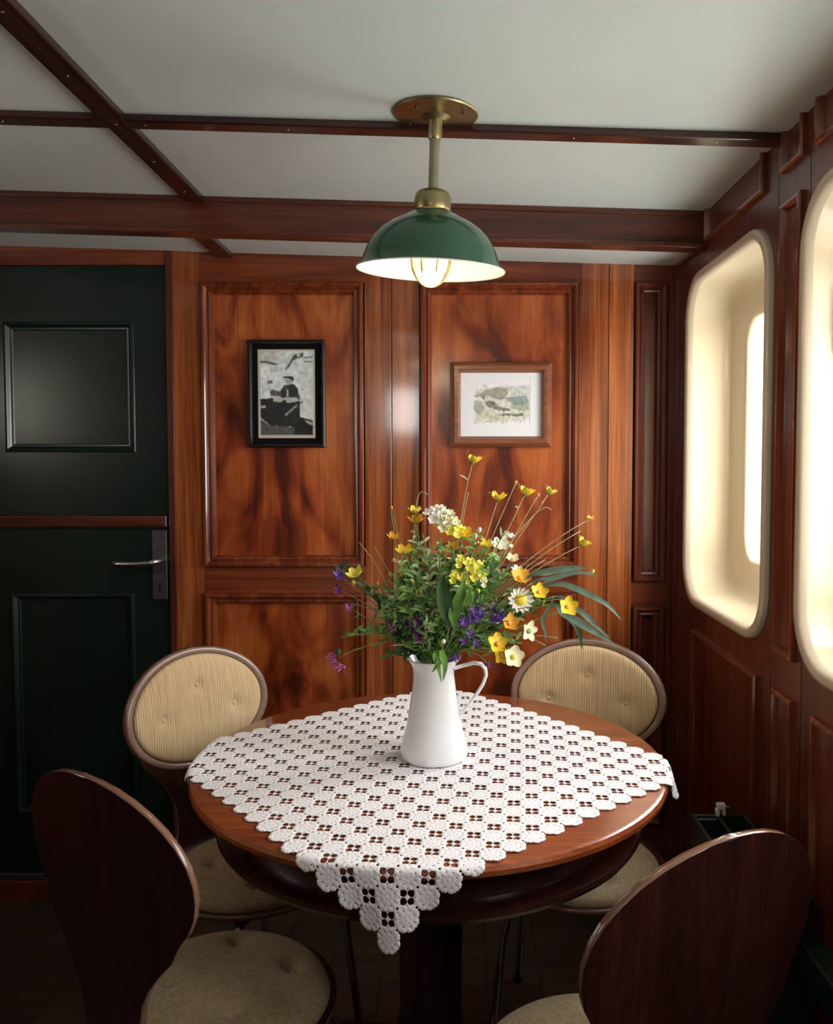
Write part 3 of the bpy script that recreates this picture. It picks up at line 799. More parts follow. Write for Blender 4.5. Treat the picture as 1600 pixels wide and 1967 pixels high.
# ------------------------------------------------------------------ crochet tablecloth
def make_cloth():
    n = 17; K = 24; pad = 13
    mcell = .0456; h = 1.0 / K
    idx = np.arange(-pad, n * K + pad + 1)
    U, V = np.meshgrid(idx * h, idx * h, indexing='ij')
    u = U.copy(); v = V.copy()
    holes = []
    q = .20
    holes += [(.5 + q, .5, .128), (.5 - q, .5, .128), (.5, .5 + q, .128), (.5, .5 - q, .128)]
    holes += [(.5, 0, .05), (0, .5, .05), (.5, 1, .05), (1, .5, .05)]
    for k in range(8):
        a = PI / 8 + k * PI / 4
        for cx in (0, 1):
            for cy in (0, 1):
                holes.append((cx + .29 * math.cos(a), cy + .29 * math.sin(a), .034))
                holes.append((cx + .42 * math.cos(a + PI / 8), cy + .42 * math.sin(a + PI / 8), .026))
    fu, fv = np.floor(u + 1e-9), np.floor(v + 1e-9)
    lu, lv = u - fu, v - fv
    inside_sq = (u >= 0) & (u <= n) & (v >= 0) & (v <= n)
    for cx, cy, r in holes[:8]:
        dx, dy = lu - cx, lv - cy; d = np.sqrt(dx * dx + dy * dy) + 1e-9
        m = np.abs(d - r) < .62 * h
        su = np.where(m, dx / d * r + cx - lu, 0); sv = np.where(m, dy / d * r + cy - lv, 0)
        u = u + su; v = v + sv; lu = lu + su; lv = lv + sv
    # faces
    N = len(idx)
    I, J = np.meshgrid(np.arange(N - 1), np.arange(N - 1), indexing='ij')
    cu = (idx[I] + .5) * h; cv = (idx[J] + .5) * h
    lu_, lv_ = cu - np.floor(cu), cv - np.floor(cv)
    keep = np.ones(I.shape, bool)
    for cx, cy, r in holes:
        keep &= ((lu_ - cx) ** 2 + (lv_ - cy) ** 2) > (r * .98) ** 2
    # scalloped border made of the outer rosettes
    ru, rv = np.clip(np.round(cu), 0, n), np.clip(np.round(cv), 0, n)
    d = np.hypot(cu - ru, cv - rv); an = np.arctan2(cv - rv, cu - ru)
    ros = d < (.50 + .04 * np.cos(12 * an))
    sq = (cu > 0) & (cu < n) & (cv > 0) & (cv < n)
    keep &= (ros | sq)
    # relief of the rosettes
    ru, rv = np.round(u), np.round(v); d = np.hypot(u - ru, v - rv); an = np.arctan2(v - rv, u - ru)
    rel = .0007 * np.exp(-((d - .38) / .09) ** 2) * (1 + .8 * np.cos(12 * an)) + .0006 * np.exp(-((d - .17) / .06) ** 2) * (1 + .7 * np.cos(8 * an)) + .0010 * np.exp(-(d / .06) ** 2)
    # placing on the table: axes of the cloth
    cxy = np.array((-.068, 1.684)); a1 = math.radians(130.0); a2 = math.radians(41.5)
    e1 = np.array((math.cos(a1), math.sin(a1))); e2 = np.array((math.cos(a2), math.sin(a2)))
    uu = (u - n / 2) * mcell; vv = (v - n / 2) * mcell
    # hand laid: edges not quite straight
    wob = .004 * np.sin(uu * 9 + 1.0) + .003 * np.sin(vv * 13)
    x = cxy[0] + uu * e1[0] + vv * e2[0] + wob * .5; y = cxy[1] + uu * e1[1] + vv * e2[1] + wob
    dx, dy = x - TX, y - TY; r = np.hypot(dx, dy); th = np.arctan2(dy, dx)
    R = TR - .004; b = .009; s = np.maximum(r - R, 0)
    arc = np.minimum(s / b, PI / 2)
    over = np.maximum(s - b * PI / 2, 0)
    fold = (.006 + .012 * np.exp(-(th / .35) ** 2)) * np.sin(th * (26 + 14 * np.exp(-(th / .35) ** 2)) + .6) * np.clip(over / .06, 0, 1)
    rr = np.where(s > 0, R + b * np.sin(arc) + .002 + fold + .02 * over, r)
    z = TZ + .0022 + rel * (s <= 0) - np.where(s > 0, b * (1 - np.cos(arc)) + over, 0) + .0004 * np.sin(x * 60) * np.cos(y * 47)
    rr = rr + rel * (s > 0)
    X = TX + rr * np.cos(th); Y = TY + rr * np.sin(th)
    co = np.stack([X, Y, z], -1).reshape(-1, 3)
    I, J = I[keep], J[keep]
    F = np.stack([I * N + J, (I + 1) * N + J, (I + 1) * N + J + 1, I * N + J + 1], -1)
    used = np.unique(F); remap = -np.ones(N * N, int); remap[used] = np.arange(len(used))
    F = remap[F]; co = co[used]
    me = bpy.data.meshes.new('tablecloth')
    me.vertices.add(len(co)); me.vertices.foreach_set('co', co.astype(np.float32).ravel())
    me.loops.add(F.size); me.loops.foreach_set('vertex_index', F.astype(np.int32).ravel())
    me.polygons.add(len(F)); me.polygons.foreach_set('loop_start', np.arange(0, F.size, 4, dtype=np.int32))
    me.polygons.foreach_set('loop_total', np.full(len(F), 4, np.int32))
    me.update(calc_edges=True); me.validate()
    me.polygons.foreach_set('use_smooth', [True] * len(me.polygons))
    me.materials.append(M['lace'])
    o = bpy.data.objects.new('tablecloth', me); COL.objects.link(o)
    m = o.modifiers.new('thick', 'SOLIDIFY'); m.thickness = .0012; m.offset = 0
    tag(o, 'white crochet lace tablecloth with corner hanging over the table front', 'tablecloth')
make_cloth()

# ------------------------------------------------------------------ jug
JX, JY, JZ, JS = -.0423, 1.700, TZ + .0042, .94
jg = thing('enamel_jug', 'white enamel jug holding wildflowers, standing on the lace cloth', 'jug', (JX, JY, JZ))
jg.scale = (JS, JS, JS)
def jug_r(hh):
    T = [(0, .066), (.003, .0715), (.010, .0745), (.022, .0742), (.0765, .0595), (.138, .0498), (.185, .0440), (.200, .0450), (.213, .0515), (.222, .0570)]
    for (h0, r0), (h1, r1) in zip(T, T[1:]):
        if hh <= h1: return r0 + (r1 - r0) * (hh - h0) / (h1 - h0)
    return T[-1][1]
def jug_pt(hh, a, dr=0.0):
    r = jug_r(hh) + dr
    sp = max(0, math.cos(a - PI + .25)) ** 10                 # the pouring lip, to the left
    k = max(0, (hh - .165) / .057) ** 1.6
    r += .014 * sp * k
    z = hh + .012 * sp * k - .004 * k * max(0, math.cos(a + PI / 2)) 
    return (r * math.cos(a), r * math.sin(a), z)
mb = MB(); NA = 72
hs = [0, .003, .010, .022, .05, .0765, .11, .138, .165, .185, .193, .200, .207, .213, .218, .222]
P = [[(0.001 * math.cos(2 * PI * j / NA), .001 * math.sin(2 * PI * j / NA), .0) for j in range(NA)]]
P += [[jug_pt(hh, 2 * PI * j / NA) for j in range(NA)] for hh in hs]
P += [[(lambda p: (p[0], p[1], p[2] + .0015))(jug_pt(.222, 2 * PI * j / NA, -.001)) for j in range(NA)]]
P += [[jug_pt(hh, 2 * PI * j / NA, -.0028) for j in range(NA)] for hh in reversed(hs[4:])]
P += [[(0.001 * math.cos(2 * PI * j / NA), .001 * math.sin(2 * PI * j / NA), .05) for j in range(NA)]]
mb.grid(P, True); mb.build('body', M['enamel'], jg, smooth=True)
rim = MB(); rim.tube([jug_pt(.2225, 2 * PI * j / 64) for j in range(65)], .0022, 8, False); rim.build('rim', M['enamel'], jg, smooth=True)
# strap handle on the right
hp = [(.046, .199), (.066, .206), (.088, .212), (.104, .210), (.113, .200), (.115, .186), (.108, .166), (.094, .143), (.079, .122), (.066, .106), (.058, .100), (.054, .104)]
rows = []
ha = -.12; c, s = math.cos(ha), math.sin(ha)
for i, (rr, zz) in enumerate(hp):
    a0 = Vector(hp[max(i - 1, 0)]); a1 = Vector(hp[min(i + 1, len(hp) - 1)]); t = (a1 - a0).normalized(); nn = Vector((t.y, -t.x))
    w = .0085 if i < len(hp) - 1 else .006; th_ = .0040
    ring = []
    for j in range(16):
        a = 2 * PI * j / 16; oy = w * math.cos(a); on = th_ * math.sin(a)
        r2 = rr + nn.x * on; z2 = zz + nn.y * on
        ring.append((r2 * c - oy * s, r2 * s + oy * c, z2))
    rows.append(ring)
mb = MB(); mb.grid(rows, True); mb.build('handle', M['enamel'], jg, smooth=True)

# ------------------------------------------------------------------ wildflowers
F_, PT = 1600.0, math.radians(2.6)
def at(px, py, Y):                       # the point at depth Y seen at a photo position
    a = (px - 873) / F_; b = -(py - 955) / F_
    d = Vector((a, math.cos(PT) + b * math.sin(PT), -math.sin(PT) + b * math.cos(PT)))
    return Vector((0, 0, EYE)) + d * (Y / d.y)
def bez(p0, p1, p2, p3, n=12):
    out = []
    for i in range(n + 1):
        t = i / n; out.append(p0 * (1 - t) ** 3 + p1 * 3 * t * (1 - t) ** 2 + p2 * 3 * t * t * (1 - t) + p3 * t ** 3)
    return out
DK = .94                                 # flower depths below are given for a jug 6 % further off
MOUTH = Vector((JX, JY, JZ + .202))
def stem_path(head, n=12, sway=.028):
    # from deep in the jug, through the mouth, to the head
    dirv = head - MOUTH; rxy = Vector((dirv.x, dirv.y, 0))
    base = Vector((JX - dirv.x * .06 + random.uniform(-.01, .01), JY - dirv.y * .06 + random.uniform(-.01, .01), JZ + .06 + random.uniform(0, .05)))
    lim = .034 / max(rxy.length, .034)
    thru = Vector((JX, JY, JZ + .209)) + Vector((dirv.x, dirv.y, 0)) * lim * .85
    mid = thru + (head - thru) * .55 + Vector((random.uniform(-sway, sway), random.uniform(-sway, sway), random.uniform(0, sway) + .10 * rxy.length))
    p1 = [base + (thru - base) * (i / 4) for i in range(4)]
    ph = random.uniform(0, 6); lat = Vector((1, 0, 0)) * .0035 + Vector((0, 0, 1)) * .002
    p2 = bez(thru, thru + (thru - base).normalized() * .35 * (head - thru).length * .6, mid, head, n)
    p2 = [p + lat * math.sin(ph + 9 * i / n) * math.sin(PI * i / n) for i, p in enumerate(p2)]      # natural crooks
    return base, p1 + p2
def frame_of(nv):
    nv = nv.normalized(); a = nv.orthogonal().normalized(); b = nv.cross(a); return a, b, nv
def petal(mb, c, nv, ang, R, w, cup, r0=.12, pointed=False, nu=5, nw=4):
    a, b, k = frame_of(nv); d = a * math.cos(ang) + b * math.sin(ang); sd = k.cross(d); rows = []
    for i in range(nu + 1):
        t = i / nu; r = R * (r0 + (1 - r0) * t)
        ww = w * R * (math.sin(PI * min(1, .12 + t * .80)) ** .7 if not pointed else (1 - t) ** .6 * (.35 + t))
        hgt = cup * R * t ** 1.5
        row = []
        for j in range(nw + 1):
            s_ = -1 + 2 * j / nw
            row.append(c + d * r * (1 - .06 * s_ * s_) + sd * ww * s_ + k * (hgt + .12 * R * s_ * s_ * t))
        rows.append(row)
    mb.grid(rows)
def ball(mb, c, r, sq=1.0, nv=Vector((0, 0, 1)), n=8, m=6):
    a, b, k = frame_of(nv); rows = []
    for i in range(m + 1):
        t = PI * i / m
        rows.append([c + (a * math.cos(2 * PI * j / n) + b * math.sin(2 * PI * j / n)) * r * max(math.sin(t), .02) + k * r * sq * math.cos(t) for j in range(n)])
    mb.grid(rows, True)
def blade(mb, pts, w, fold=.25, twist=0.0, prof=None):
    n = len(pts); rows = []
    for i, p in enumerate(pts):
        t = i / (n - 1); tg = (pts[min(i + 1, n - 1)] - pts[max(i - 1, 0)]).normalized()
        sd = tg.cross(Vector((0, -.75, .5)) + Vector((p.x, 0, 0)) * .2)
        if sd.length < .1: sd = Vector((1, 0, 0))
        sd.normalize(); up = sd.cross(tg)
        q = twist * t; sd2 = sd * math.cos(q) + up * math.sin(q); up2 = up * math.cos(q) - sd * math.sin(q)
        ww = w * (prof(t) if prof else math.sin(PI * min(1, .08 + .92 * t)) ** .8)
        rows.append([p - sd2 * ww + up2 * fold * ww, p, p + sd2 * ww + up2 * fold * ww])
    mb.grid(rows)
def small_leaves(mb, pts, k, L, w, start=.35, droop=0.0):
    n = len(pts)
    for _ in range(k):
        t = random.uniform(start, .97); i = min(int(t * (n - 1)), n - 2); p = pts[i].lerp(pts[i + 1], t * (n - 1) - i)
        d = Vector((random.gauss(0, 1), random.gauss(0, 1), random.gauss(.4, .6))).normalized()
        e = p + d * L * random.uniform(.6, 1.2) + Vector((0, 0, -droop * L))
        blade(mb, [p, p.lerp(e, .35) + Vector((0, 0, L * .08)), p.lerp(e, .7) + Vector((0, 0, L * .06)), e], w)

CAMV = Vector((0, 0, EYE))
def flower(px, py, Y, kind, mat, R, label, group=None, face=.6, tilt=(0, 0, 0), centre='amber', npet=5, stem='stem', nleaf=3, cup=.5, petw=.42, r_stem=.0011, pointed=False):
    R *= 1.3 if kind == 'cluster' else (.85 if kind == 'bud' else (1.3 if kind == 'bell' else 1.15))
    head = at(px, py, Y * DK); base, path = stem_path(head)
    nm = {'violet': 'violet_flower', 'purple': 'purple_flower', 'pink': 'pink_flower', 'white_petal': 'white_flower', 'cream_petal': 'cream_flower', 'amber': 'golden_flower', 'lemon': 'lemon_flower'}.get(mat, 'yellow_flower')
    nm = 'flower_bud' if kind == 'bud' else ('daisy' if kind == 'daisy' else nm)
    root = thing(nm, label, 'flower', base, 0, group)
    L_ = [p - base for p in path]; hd = head - base
    mb = MB(); mb.tube(L_, [r_stem * (1.25 - .5 * i / len(L_)) for i in range(len(L_))], 6)
    mb.build('stem', M[stem], root, smooth=True)
    nv = ((CAMV - head).normalized() * face + Vector((0, 0, 1)) * (1 - face) + (L_[-1] - L_[-3]).normalized() * .35 + Vector(tilt)).normalized()
    if kind == 'open':
        sep_ = R > .011
        pm = MB()
        for k in range(npet):
            if sep_: pm = MB()
            petal(pm, hd, nv, 2 * PI * k / npet + random.uniform(-.12, .12), R * random.uniform(.92, 1.08), petw, cup, pointed=pointed)
            if sep_: pm.build('petal', M[mat], root, smooth=True)
        if not sep_: pm.build('petals', M[mat], root, smooth=True)
        cm = MB(); ball(cm, hd + nv * R * (.10 + .1 * cup), R * .26, .6, nv); cm.build('flower_centre', M[centre], root, smooth=True)
        sm = MB(); ball(sm, hd - nv * R * .05, R * .22, 1.1, nv); sm.build('calyx', M['leaf'], root, smooth=True)
    elif kind == 'bud':
        bm_ = MB(); ball(bm_, hd, R * .55, 1.6, nv); bm_.build('bud', M[mat], root, smooth=True)
        sm = MB(); ball(sm, hd - nv * R * .45, R * .45, .8, nv); sm.build('calyx', M['leaf'], root, smooth=True)
    elif kind == 'cluster':
        a, b, k_ = frame_of(nv)
        for k in range(npet):
            pm = MB(); ang = 2.4 * k; rr = R * .8 * math.sqrt(k / npet)
            c = hd + a * rr * math.cos(ang) + b * rr * math.sin(ang) + k_ * R * .25 * (1 - k / npet)
            n2 = (nv + (c - hd) / R * .7).normalized()
            for q in range(5): petal(pm, c, n2, 2 * PI * q / 5 + k, R * .42, .45, .45, nu=3, nw=2)
            pm.build('floret', M[mat], root, smooth=True)
    elif kind == 'bell':
        for k in range(npet):
            pm = MB(); c = hd + Vector((random.uniform(-.5, .5), random.uniform(-.5, .5), random.uniform(-.6, .4))) * R * 1.1
            n2 = (nv + Vector((random.uniform(-.6, .6), random.uniform(-.6, .3), random.uniform(-.7, .3)))).normalized()
            for q in range(5): petal(pm, c, n2, 2 * PI * q / 5 + random.random() * .4, R * .62, .34, 1.0, pointed=True, nu=3, nw=2)
            pm.build('floret', M[mat], root, smooth=True)
        sm = MB(); ball(sm, hd + Vector((0, 0, R * .6)), R * .28, 1.2); sm.build('calyx', M['leaf_dark'], root, smooth=True)
    elif kind == 'daisy':
        for k in range(npet):
            pm = MB(); petal(pm, hd, nv, 2 * PI * k / npet + random.uniform(-.06, .06), R * random.uniform(.93, 1.06), .20, .10, r0=.3)
            pm.build('petal', M[mat], root, smooth=True)
        cm = MB(); ball(cm, hd + nv * R * .04, R * .46, .45, nv, 14, 8); cm.build('flower_centre', M[centre], root, smooth=True)
    if nleaf:
        lm = MB(); small_leaves(lm, L_, nleaf, .022, .0016, .4); lm.build('foliage', M['leaf'] if stem == 'stem' else M['leaf_pale'], root, smooth=True)
    return root

G_Y = 'buttercup stems in the jug'; G_V = 'violet and pink stems in the jug'; G_W = 'white and cream stems in the jug'
FL = [
 # px, py, depth, kind, material, radius, label, kwargs
 (908, 888, 1.86, 'open', 'yellow', .0165, 'tallest yellow buttercup, alone above the whole bouquet', dict(face=.1, tilt=(.3, 0, .3), cup=.75, stem='stem_pale', nleaf=2)),
 (956, 960, 1.84, 'open', 'yellow', .0165, 'yellow buttercup on a high stem, left of a similar one tilted right', dict(face=.25, cup=.7, stem='stem_pale', nleaf=1)),
 (1008, 950, 1.86, 'open', 'yellow', .0165, 'yellow buttercup cup tilted right, second from right in the upper spray', dict(face=.1, tilt=(.35, 0, .2), cup=.75, stem='stem_pale', nleaf=1)),
 (1054, 948, 1.88, 'open', 'lemon', .0125, 'small half open yellow buttercup at the right end of the upper spray', dict(face=.2, tilt=(.4, 0, 0), cup=.9, stem='stem_pale', nleaf=4)),
 (991, 927, 1.90, 'bud', 'peach', .0070, 'small round bud high in the bouquet between two buttercups', dict(stem='stem_pale', nleaf=0)),
 (1034, 951, 1.885, 'bud', 'peach', .0070, 'small pinkish bud beside the half open buttercup of the upper spray', dict(stem='stem_pale', nleaf=0)),
 (1117, 1047, 1.80, 'open', 'yellow', .0155, 'yellow buttercup far right of the bouquet, tilted outwards', dict(face=.15, tilt=(.4, 0, .1), cup=.8, stem='stem_pale', nleaf=1)),
 (1133, 997, 1.84, 'open', 'yellow', .0075, 'tiny yellow flower on a thin stem furthest up on the far right', dict(face=.4, stem='stem_pale', nleaf=1)),
 (1138, 1098, 1.80, 'bud', 'lemon', .0085, 'small yellow bud at the tip of a stem over the long grey leaves', dict(stem='stem_pale', nleaf=0)),
 (797, 985, 1.83, 'open', 'lemon', .0130, 'pale yellow flower on top of an upright left stem', dict(face=.3, cup=.7)),
 (800, 1004, 1.825, 'open', 'amber', .0150, 'golden yellow flower just below the pale one on the upright left stem', dict(face=.35, cup=.7)),
 (757, 1036, 1.83, 'open', 'amber', .0120, 'orange tinted small flower on the left, above a bright yellow one', dict(face=.4, cup=.8)),
 (777, 1062, 1.80, 'open', 'yellow', .0165, 'bright yellow flower on the left above two orange buds', dict(face=.4, cup=.6)),
 (757, 1077, 1.81, 'bud', 'peach', .0100, 'upper of two orange buds on the left of the bouquet', dict(nleaf=0)),
 (750, 1104, 1.81, 'bud', 'peach', .0090, 'lower of two orange buds on the left of the bouquet', dict(nleaf=0)),
 (840, 992, 1.80, 'cluster', 'white_petal', .0220, 'white flower cluster at the top left of the bouquet centre', dict(npet=9, face=.7)),
 (858, 1000, 1.79, 'cluster', 'cream_petal', .0210, 'cream flower cluster beside the white one at the top', dict(npet=9, face=.7)),
 (872, 1020, 1.78, 'cluster', 'lemon', .0190, 'lemon yellow flower cluster below the cream cluster', dict(npet=8, face=.5)),
 (890, 1030, 1.78, 'open', 'yellow', .0180, 'golden flower at the right end of the top clusters', dict(face=.5, cup=.5)),
 (870, 1052, 1.79, 'open', 'amber', .0130, 'amber flower in the middle under the top clusters', dict(face=.5, cup=.5)),
 (933, 1050, 1.80, 'open', 'yellow', .0150, 'yellow flower right of centre next to a white blossom', dict(face=.4, cup=.6)),
 (912, 1030, 1.82, 'bud', 'cream_petal', .0110, 'cream pointed bud at top right of the centre', dict(nleaf=3)),
 (921, 1018, 1.83, 'bud', 'white_petal', .0095, 'white pointed bud at top right of the centre', dict(nleaf=3)),
 (887, 1080, 1.74, 'cluster', 'lemon', .0140, 'upper left head of the yellow green centre cluster', dict(npet=6)),
 (908, 1086, 1.74, 'cluster', 'lemon', .0150, 'upper right head of the yellow green centre cluster', dict(npet=6)),
 (916, 1104, 1.73, 'cluster', 'lemon', .0160, 'right head of the yellow green centre cluster', dict(npet=7)),
 (876, 1110, 1.73, 'cluster', 'lemon', .0145, 'left head of the yellow green centre cluster', dict(npet=6)),
 (903, 1113, 1.725, 'cluster', 'lemon', .0110, 'middle low head of the yellow green centre cluster', dict(npet=5)),
 (926, 1118, 1.73, 'cluster', 'cream_petal', .0110, 'cream tinged head at the right of the yellow green cluster', dict(npet=5)),
 (918, 1136, 1.73, 'bud', 'lemon', .0100, 'lemon bud hanging under the yellow green cluster', dict()),
 (958, 1050, 1.82, 'open', 'white_petal', .0170, 'large white blossom right of centre high in the bouquet', dict(face=.6, cup=.5, centre='cream_petal')),
 (975, 1030, 1.84, 'cluster', 'white_petal', .0110, 'narrow white flower spike right of the large white blossom', dict(npet=6)),
 (976, 1048, 1.84, 'cluster', 'cream_petal', .0100, 'cream lower florets beside the narrow white spike', dict(npet=5)),
 (983, 1076, 1.80, 'open', 'cream_petal', .0130, 'cream flower above the golden one on the right', dict(face=.5)),
 (993, 1098, 1.80, 'open', 'white_petal', .0120, 'white flower touching the golden one on the right', dict(face=.5)),
 (999, 1112, 1.77, 'open', 'amber', .0190, 'large golden flower above the white daisy', dict(face=.6, cup=.5, npet=6, petw=.45)),
 (1000, 1152, 1.71, 'daisy', 'white_petal', .0225, 'white daisy with yellow centre at the right front', dict(npet=14, face=.95, centre='yellow')),
 (1035, 1138, 1.68, 'open', 'yellow', .0150, 'bright yellow flower right of the white daisy', dict(face=.7, cup=.4)),
 (1090, 1166, 1.64, 'open', 'yellow', .0165, 'bright yellow flower over the tips of the long leaves', dict(face=.7, cup=.4)),
 (978, 1198, 1.73, 'open', 'amber', .0165, 'golden flower low on the right beside violet blooms', dict(face=.6, cup=.5)),
 (955, 1238, 1.70, 'open', 'yellow', .0180, 'upper half of a bright yellow pair low by the jug handle', dict(face=.6, cup=.4)),
 (963, 1257, 1.70, 'open', 'yellow', .0150, 'lower half of a bright yellow pair low by the jug handle', dict(face=.6, tilt=(0, 0, -.5), cup=.6)),
 (1015, 1212, 1.71, 'open', 'cream_petal', .0185, 'cream flower seen from behind hanging low on the right', dict(face=.5, tilt=(.2, 0, -.6), cup=.2, centre='leaf_pale', petw=.36)),
 (986, 1262, 1.69, 'open', 'cream_petal', .0185, 'cream five petalled flower lowest on the right, near the chair', dict(face=.9, cup=.25, petw=.46, centre='lemon')),
 (683, 1106, 1.80, 'open', 'lemon', .0165, 'pale yellow flower at the far left of the bouquet', dict(face=.5, cup=.6)),
 (679, 1120, 1.80, 'bud', 'amber', .0095, 'amber bud below the pale yellow flower at the far left', dict()),
 (897, 1186, 1.70, 'bell', 'violet', .0160, 'left violet bloom above the jug rim', dict(npet=4)),
 (918, 1180, 1.70, 'bell', 'violet', .0150, 'middle violet bloom above the jug rim', dict(npet=4)),
 (953, 1184, 1.71, 'bell', 'violet', .0170, 'right violet bloom above the jug rim', dict(npet=5)),
 (903, 1226, 1.70, 'bell', 'violet', .0140, 'violet bloom hanging just above the jug rim', dict(npet=3)),
 (873, 1264, 1.745, 'bell', 'violet', .0120, 'violet bloom resting on the jug rim', dict(npet=3)),
 (648, 1104, 1.80, 'bell', 'violet', .0145, 'upper violet bloom at the far left tip', dict(npet=3)),
 (648, 1134, 1.80, 'bell', 'purple', .0120, 'lower dark violet bloom at the far left tip', dict(npet=3)),
 (677, 1172, 1.79, 'bell', 'pink', .0130, 'magenta bloom on a left branch above the drooping pink one', dict(npet=2)),
 (752, 1202, 1.75, 'bell', 'pink', .0135, 'pink purple bloom on the left inside the greenery', dict(npet=3)),
 (650, 1264, 1.76, 'bell', 'pink', .0165, 'drooping pink bloom lowest on the left', dict(npet=4, tilt=(0, 0, -.6))),
 (772, 1147, 1.76, 'bell', 'pink', .0080, 'small pink bloom in the left greenery', dict(npet=3)),
 (812, 1205, 1.74, 'bell', 'purple', .0200, 'dark purple bloom deep in the greenery over the spout', dict(npet=5)),
 (795, 1216, 1.75, 'bell', 'purple', .0150, 'dark purple bloom left of the larger dark one over the spout', dict(npet=4)),
 (938, 1276, 1.775, 'bell', 'violet', .0080, 'small violet bud resting on the jug handle', dict(npet=2)),
 (725, 1122, 1.80, 'bud', 'amber', .0080, 'amber bud on the left between leaf sprays', dict()),
 (778, 1136, 1.77, 'bud', 'amber', .0110, 'amber bud left of centre in the greenery', dict()),
 (808, 1143, 1.76, 'bud', 'amber', .0120, 'amber bud beside the dark leaf in the middle', dict()),
 (822, 1110, 1.77, 'bud', 'cream_petal', .0110, 'beige bud left of the yellow green cluster', dict()),
 (840, 1085, 1.78, 'bud', 'cream_petal', .0100, 'beige bud above the dark leaf', dict()),
 (852, 1232, 1.70, 'bud', 'cream_petal', .0100, 'beige bud hanging over the jug front', dict()),
 (752, 975, 1.84, 'bud', 'peach', .0060, 'tiny brown bud on the thin upright stem at upper left', dict(nleaf=0)),
]
for (px, py, Y, kind, mat, R, lab, kw) in FL:
    grp = G_V if mat in ('violet', 'purple', 'pink') else (G_W if mat in ('white_petal', 'cream_petal') else G_Y)
    flower(px, py, Y, kind, mat, R, lab, grp, **kw)

# long leaves
def long_leaf(pix, w, mat, label, name='leaf_blade', twist=0.0, fold=.3, cat='leaf', grp='long blade leaves in the jug', prof=None):
    P = [at(p[0], p[1], p[2] * DK) for p in pix]
    dirv = P[0] - MOUTH; r = max(math.hypot(dirv.x, dirv.y), .03)
    thru = Vector((JX + dirv.x / r * .03, JY + dirv.y / r * .03, JZ + .211)); base = Vector((JX, JY, JZ + .085))
    ctrl = [thru] + P
    pts = []
    m = len(ctrl)
    for i in range(m - 1):                     # Catmull-Rom
        p0, p1, p2, p3 = ctrl[max(i - 1, 0)], ctrl[i], ctrl[i + 1], ctrl[min(i + 2, m - 1)]
        for k in range(7):
            t = k / 7
            pts.append(.5 * ((2 * p1) + (p2 - p0) * t + (2 * p0 - 5 * p1 + 4 * p2 - p3) * t * t + (-p0 + 3 * p1 - 3 * p2 + p3) * t ** 3))
    pts.append(ctrl[-1]); full = [p - base for p in [base, base.lerp(thru, .5)] + pts]
    rt = thing(name, label, cat, base, 0, grp)
    n1 = len(full); cut = 2 + 7
    s = MB(); s.tube(full[:cut + 2], .0014, 6); s.build('stem', M['stem'], rt, smooth=True)
    b = MB(); blade(b, full[cut:] if cut < n1 - 4 else full[2:], w, fold, twist, prof); b.build('blade', M[mat], rt, smooth=True)
    return rt
fat = lambda t: (min(1, t / .35) ** .7) * (1 - max(0, (t - .45) / .55) ** 1.5) + .02
long_leaf([(1000, 1120, 1.77), (1050, 1100, 1.76), (1100, 1092, 1.75), (1128, 1092, 1.74)], 0.0084, 'leaf_grey', 'long grey green leaf, upper one reaching to the right', twist=0.25, prof=fat)
long_leaf([(1010, 1128, 1.78), (1060, 1112, 1.78), (1110, 1100, 1.78), (1150, 1108, 1.77)], 0.0061, 'leaf_grey', 'narrow grey green leaf just under the upper long leaf', twist=0.20, prof=fat)
long_leaf([(1010, 1145, 1.75), (1070, 1122, 1.72), (1130, 1142, 1.70), (1170, 1165, 1.69), (1194, 1192, 1.69)], 0.0061, 'leaf_grey', 'long arching grey green leaf with dry tip furthest right', twist=-0.25, prof=fat)
long_leaf([(1040, 1165, 1.74), (1085, 1180, 1.70), (1130, 1207, 1.68), (1182, 1238, 1.67)], 0.0084, 'leaf_grey', 'long grey green leaf drooping to lower right', twist=-0.30, prof=fat)
long_leaf([(1050, 1150, 1.77), (1110, 1172, 1.75), (1140, 1198, 1.74), (1173, 1228, 1.73)], 0.0058, 'leaf_grey', 'narrow dull leaf drooping just above the lowest long leaf', twist=-0.30, prof=fat)
long_leaf([(1060, 1180, 1.77), (1100, 1195, 1.76), (1113, 1220, 1.76), (1118, 1248, 1.76)], .0060, 'leaf_dark', 'thin dark leaf hanging down in front of the right chair', twist=-0.20, prof=fat)
long_leaf([(862, 1210, 1.71), (856, 1170, 1.69), (850, 1130, 1.68), (852, 1108, 1.68)], 0.0144, 'leaf_dark', 'broad dark green upright leaf in the middle of the bouquet', twist=0.10, fold=.5, prof=fat)
long_leaf([(872, 1215, 1.705), (872, 1180, 1.69), (885, 1140, 1.685), (893, 1110, 1.69)], 0.0108, 'leaf', 'broad mid green upright leaf right of the dark one', twist=-0.15, fold=.4, prof=fat)
long_leaf([(835, 1252, 1.725), (836, 1262, 1.715), (842, 1282, 1.712), (848, 1312, 1.722)], 0.0056, 'leaf_bright', 'bright green blade drooping over the jug front, left of a similar one', twist=0.15, prof=fat)
long_leaf([(848, 1248, 1.72), (850, 1258, 1.708), (855, 1280, 1.706), (851, 1308, 1.72)], 0.0064, 'leaf_bright', 'bright green blade drooping over the jug front, right of a similar one', twist=-0.15, prof=fat)
long_leaf([(1050, 1150, 1.75), (1042, 1190, 1.73), (1047, 1215, 1.73), (1049, 1235, 1.73)], 0.0037, 'leaf_grey', 'thin hanging leaf under the yellow flower right of the daisy', twist=0.15, prof=fat)
long_leaf([(905, 1140, 1.72), (898, 1165, 1.69), (900, 1150, 1.675), (903, 1128, 1.67)], .0090, 'leaf_bright', 'bright yellow green leaf under the yellow green cluster', twist=0.10, prof=fat)

